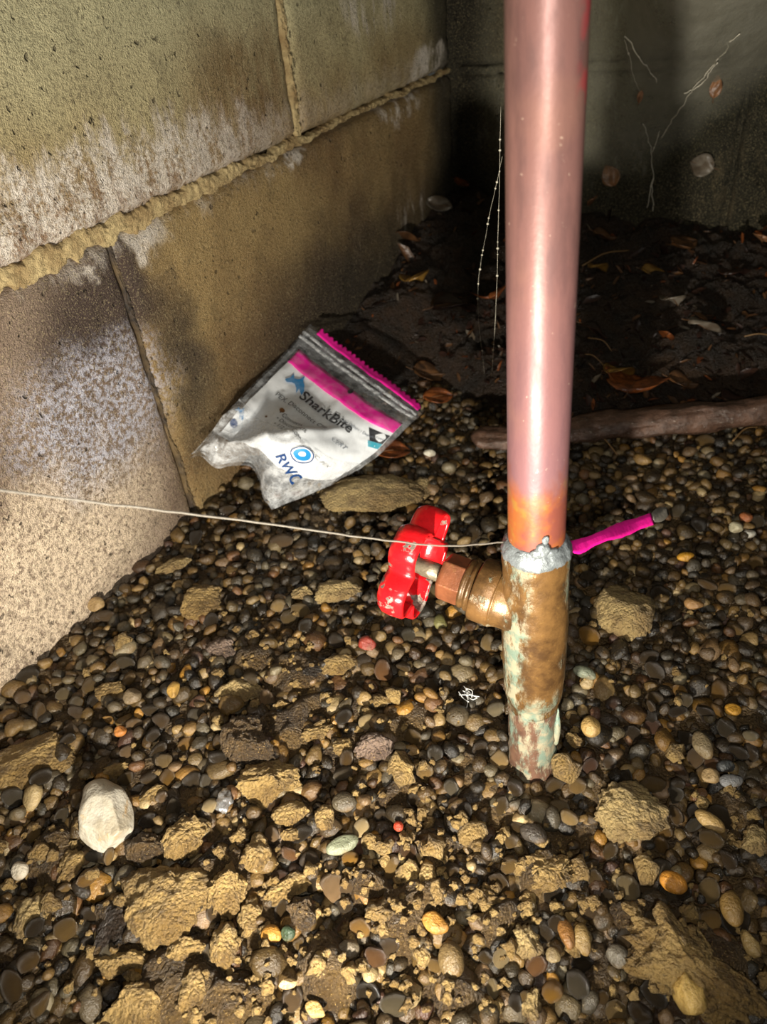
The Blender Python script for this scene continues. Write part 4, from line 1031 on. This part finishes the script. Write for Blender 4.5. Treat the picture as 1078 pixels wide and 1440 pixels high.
for k in ('brown', 'russet', 'grey'): lm.materials.append(LM[k])
lm.polygons.foreach_set('material_index', np.repeat(rng.choice(4, len(lm.polygons) // 6, p=[.52, .33, .1, .05]), 6).astype(np.int32))
lo = obj('leaf_litter', lm); lo['kind'] = 'stuff'; lo['label'] = 'wet broken leaf litter heaped in the dark corner'; lo['category'] = 'leaf litter'

M_TWIG = simple('twig_bark', srgb(128, 98, 60), 0.55, 0, 0.5, 400, 0.5)
def lit_pt(px, py, up=0.006):
    q = on_floor(px, py, 0.02)
    for _ in range(4): z = surf(q[0], q[1]) + up; q = on_floor(px, py, z)
    return q
for a, b, r, lab in (((818, 374), (884, 352), .0009, 'pale dry twig beside the pipe, pointing right over the litter'), ((826, 475), (860, 494), .0006, 'thin reddish twig by the pipe in the dark litter'),
                     ((1030, 620), (1066, 600), .0008, 'short yellow straw on the gravel at the right end of the hem'), ((1046, 473), (1090, 474), .0007, 'pale straight straw at the right edge of the litter'),
                     ((822, 498), (850, 515), .0005, 'thinner reddish twig below the first one by the pipe'), ((842, 610), (868, 640), .0008, 'curved pale root in front of the hem near the pipe')):
    p, q = lit_pt(*a), lit_pt(*b); mid = (p + q) / 2 + (0, 0, .003)
    tag(obj('twig', mesh('twig', *tube(crom([p, mid + rng.normal(0, .001, 3), q], 16), np.linspace(r, r * .6, 16), 6), M_TWIG)), lab, 'twig')

# folded plastic: brown hem lying along the back of the gravel
hp = crom([on_floor(662, 614, .006), on_floor(715, 616, .007), on_floor(800, 606, .009), on_floor(870, 598, .009), on_floor(960, 590, .010), on_floor(1030, 583, .010), on_floor(1110, 574, .011), on_floor(1220, 566, .011)], 150)
def hem_mesh():
    m = 26; V = []
    d = np.gradient(hp, axis=0)
    for i, p in enumerate(hp):
        t = d[i] / np.linalg.norm(d[i]); n = np.array([-t[1], t[0], 0])
        th_ = np.linspace(0, 2 * np.pi, m, endpoint=False)
        Q = np.stack([np.full(m, i * .02), np.cos(th_), np.sin(th_)], -1)
        wr = 1 + 0.24 * fbm(Q, 1.3, 3, 31) + 0.12 * fbm(Q, 5, 3, 33) - 0.16 * np.abs(fbm(Q * (0.6, 1, 1), 2.6, 2, 35))
        end = math.sqrt(min(1, i / 6 + .02))
        y = np.cos(th_) * 0.0135 * wr * end; z = np.sign(np.sin(th_)) * np.abs(np.sin(th_)) ** 0.7 * (0.0055 + 0.0050 * sstep(20, 100, i)) * wr * end
        V.append(p + np.outer(y, n) + np.outer(z + 0.001, (0, 0, 1)))
    return np.concatenate(V), gridfaces(m, len(hp), True).tolist() + [list(range(m))[::-1]]
g = NT('brown_plastic'); P = g.obj(); n = g.noise(P, 70, 5, 0.7); f = g.noise(g.scaled(P, (1, 2.5, 2)), 160, 5, 0.7)
col = g.mix(g.ramp(n, 0.35, 0.65), srgb(104, 78, 64), srgb(70, 52, 42)); col = g.mix(g.ramp(f, 0.63, 0.70, 0, 0.7), col, srgb(190, 176, 160))
M_HEM = g.fin(col, 0.24, g.bump(g.math('ADD', n, f), 0.6, 0.003), Specular_IOR_Level=0.7)
sheet_l = obj('plastic_hem', mesh('plastic_hem', *hem_mesh(), M_HEM))
tag(sheet_l, 'rolled wet brown plastic edging lying behind the gravel and the pipe', 'plastic edging')

# cobwebs
g = NT('cobweb'); M_WEB = g.fin(srgb(206, 200, 182), 0.5)
def web(paths, label, rad=0.00022, beads=0, wob=0.0008):
    parts = []
    for pts_ in paths:
        c = crom(pts_, 40); c = c + wob * np.stack([fbm(c, 120, 2, 3), fbm(c, 120, 2, 4), fbm(c, 120, 2, 5)], -1)
        parts.append(tube(c, rad * (0.7 + 0.6 * rng.random(40)), 5))
        for k in range(beads):
            q = c[int(rng.integers(2, 38))]; V0, Fv = ico(1); parts.append((q + V0 * rng.uniform(.0005, .0011) * 0.8, Fv.tolist()))
    return tag(obj('cobweb', mesh('cobweb', *merge(parts), M_WEB)), label, 'cobweb')
web([[at_depth(704, 150, .40), at_depth(700, 330, .44), at_depth(697, 430, .47), at_depth(691, 530, .50)]], 'beaded cobweb strand hanging straight close to the left side of the pipe', 0.00010, 12, .0002)
web([[at_depth(706, 220, .41), at_depth(683, 330, .45), at_depth(671, 420, .49), at_depth(681, 525, .52)]], 'faint beaded cobweb strand farther left of the pipe than the straight one', 0.00007, 12, .0002)
web([[on_film(1040, 45), on_film(1000, 95), on_film(965, 138), on_film(930, 195)], [on_film(880, 48), on_film(900, 82), on_film(925, 118)], [on_film(1010, 85), on_film(985, 118), on_film(960, 132)]],
    'forked pale cobweb strung high on the back wall at the right', 0.00050, 0, .002)
web([[on_film(905, 175), on_film(914, 208), on_film(917, 250), on_film(908, 292)], [on_film(930, 185), on_film(916, 215)], [on_film(917, 250), on_film(918, 296)]],
    'ragged cobweb dangling down the dark part of the back wall', 0.00034, 3, .0015)
web([[on_film(878, 56), on_film(886, 90), on_film(898, 130)]], 'thin web strand with a tiny leaf on the back wall near the pipe', 0.00026, 1, .001)
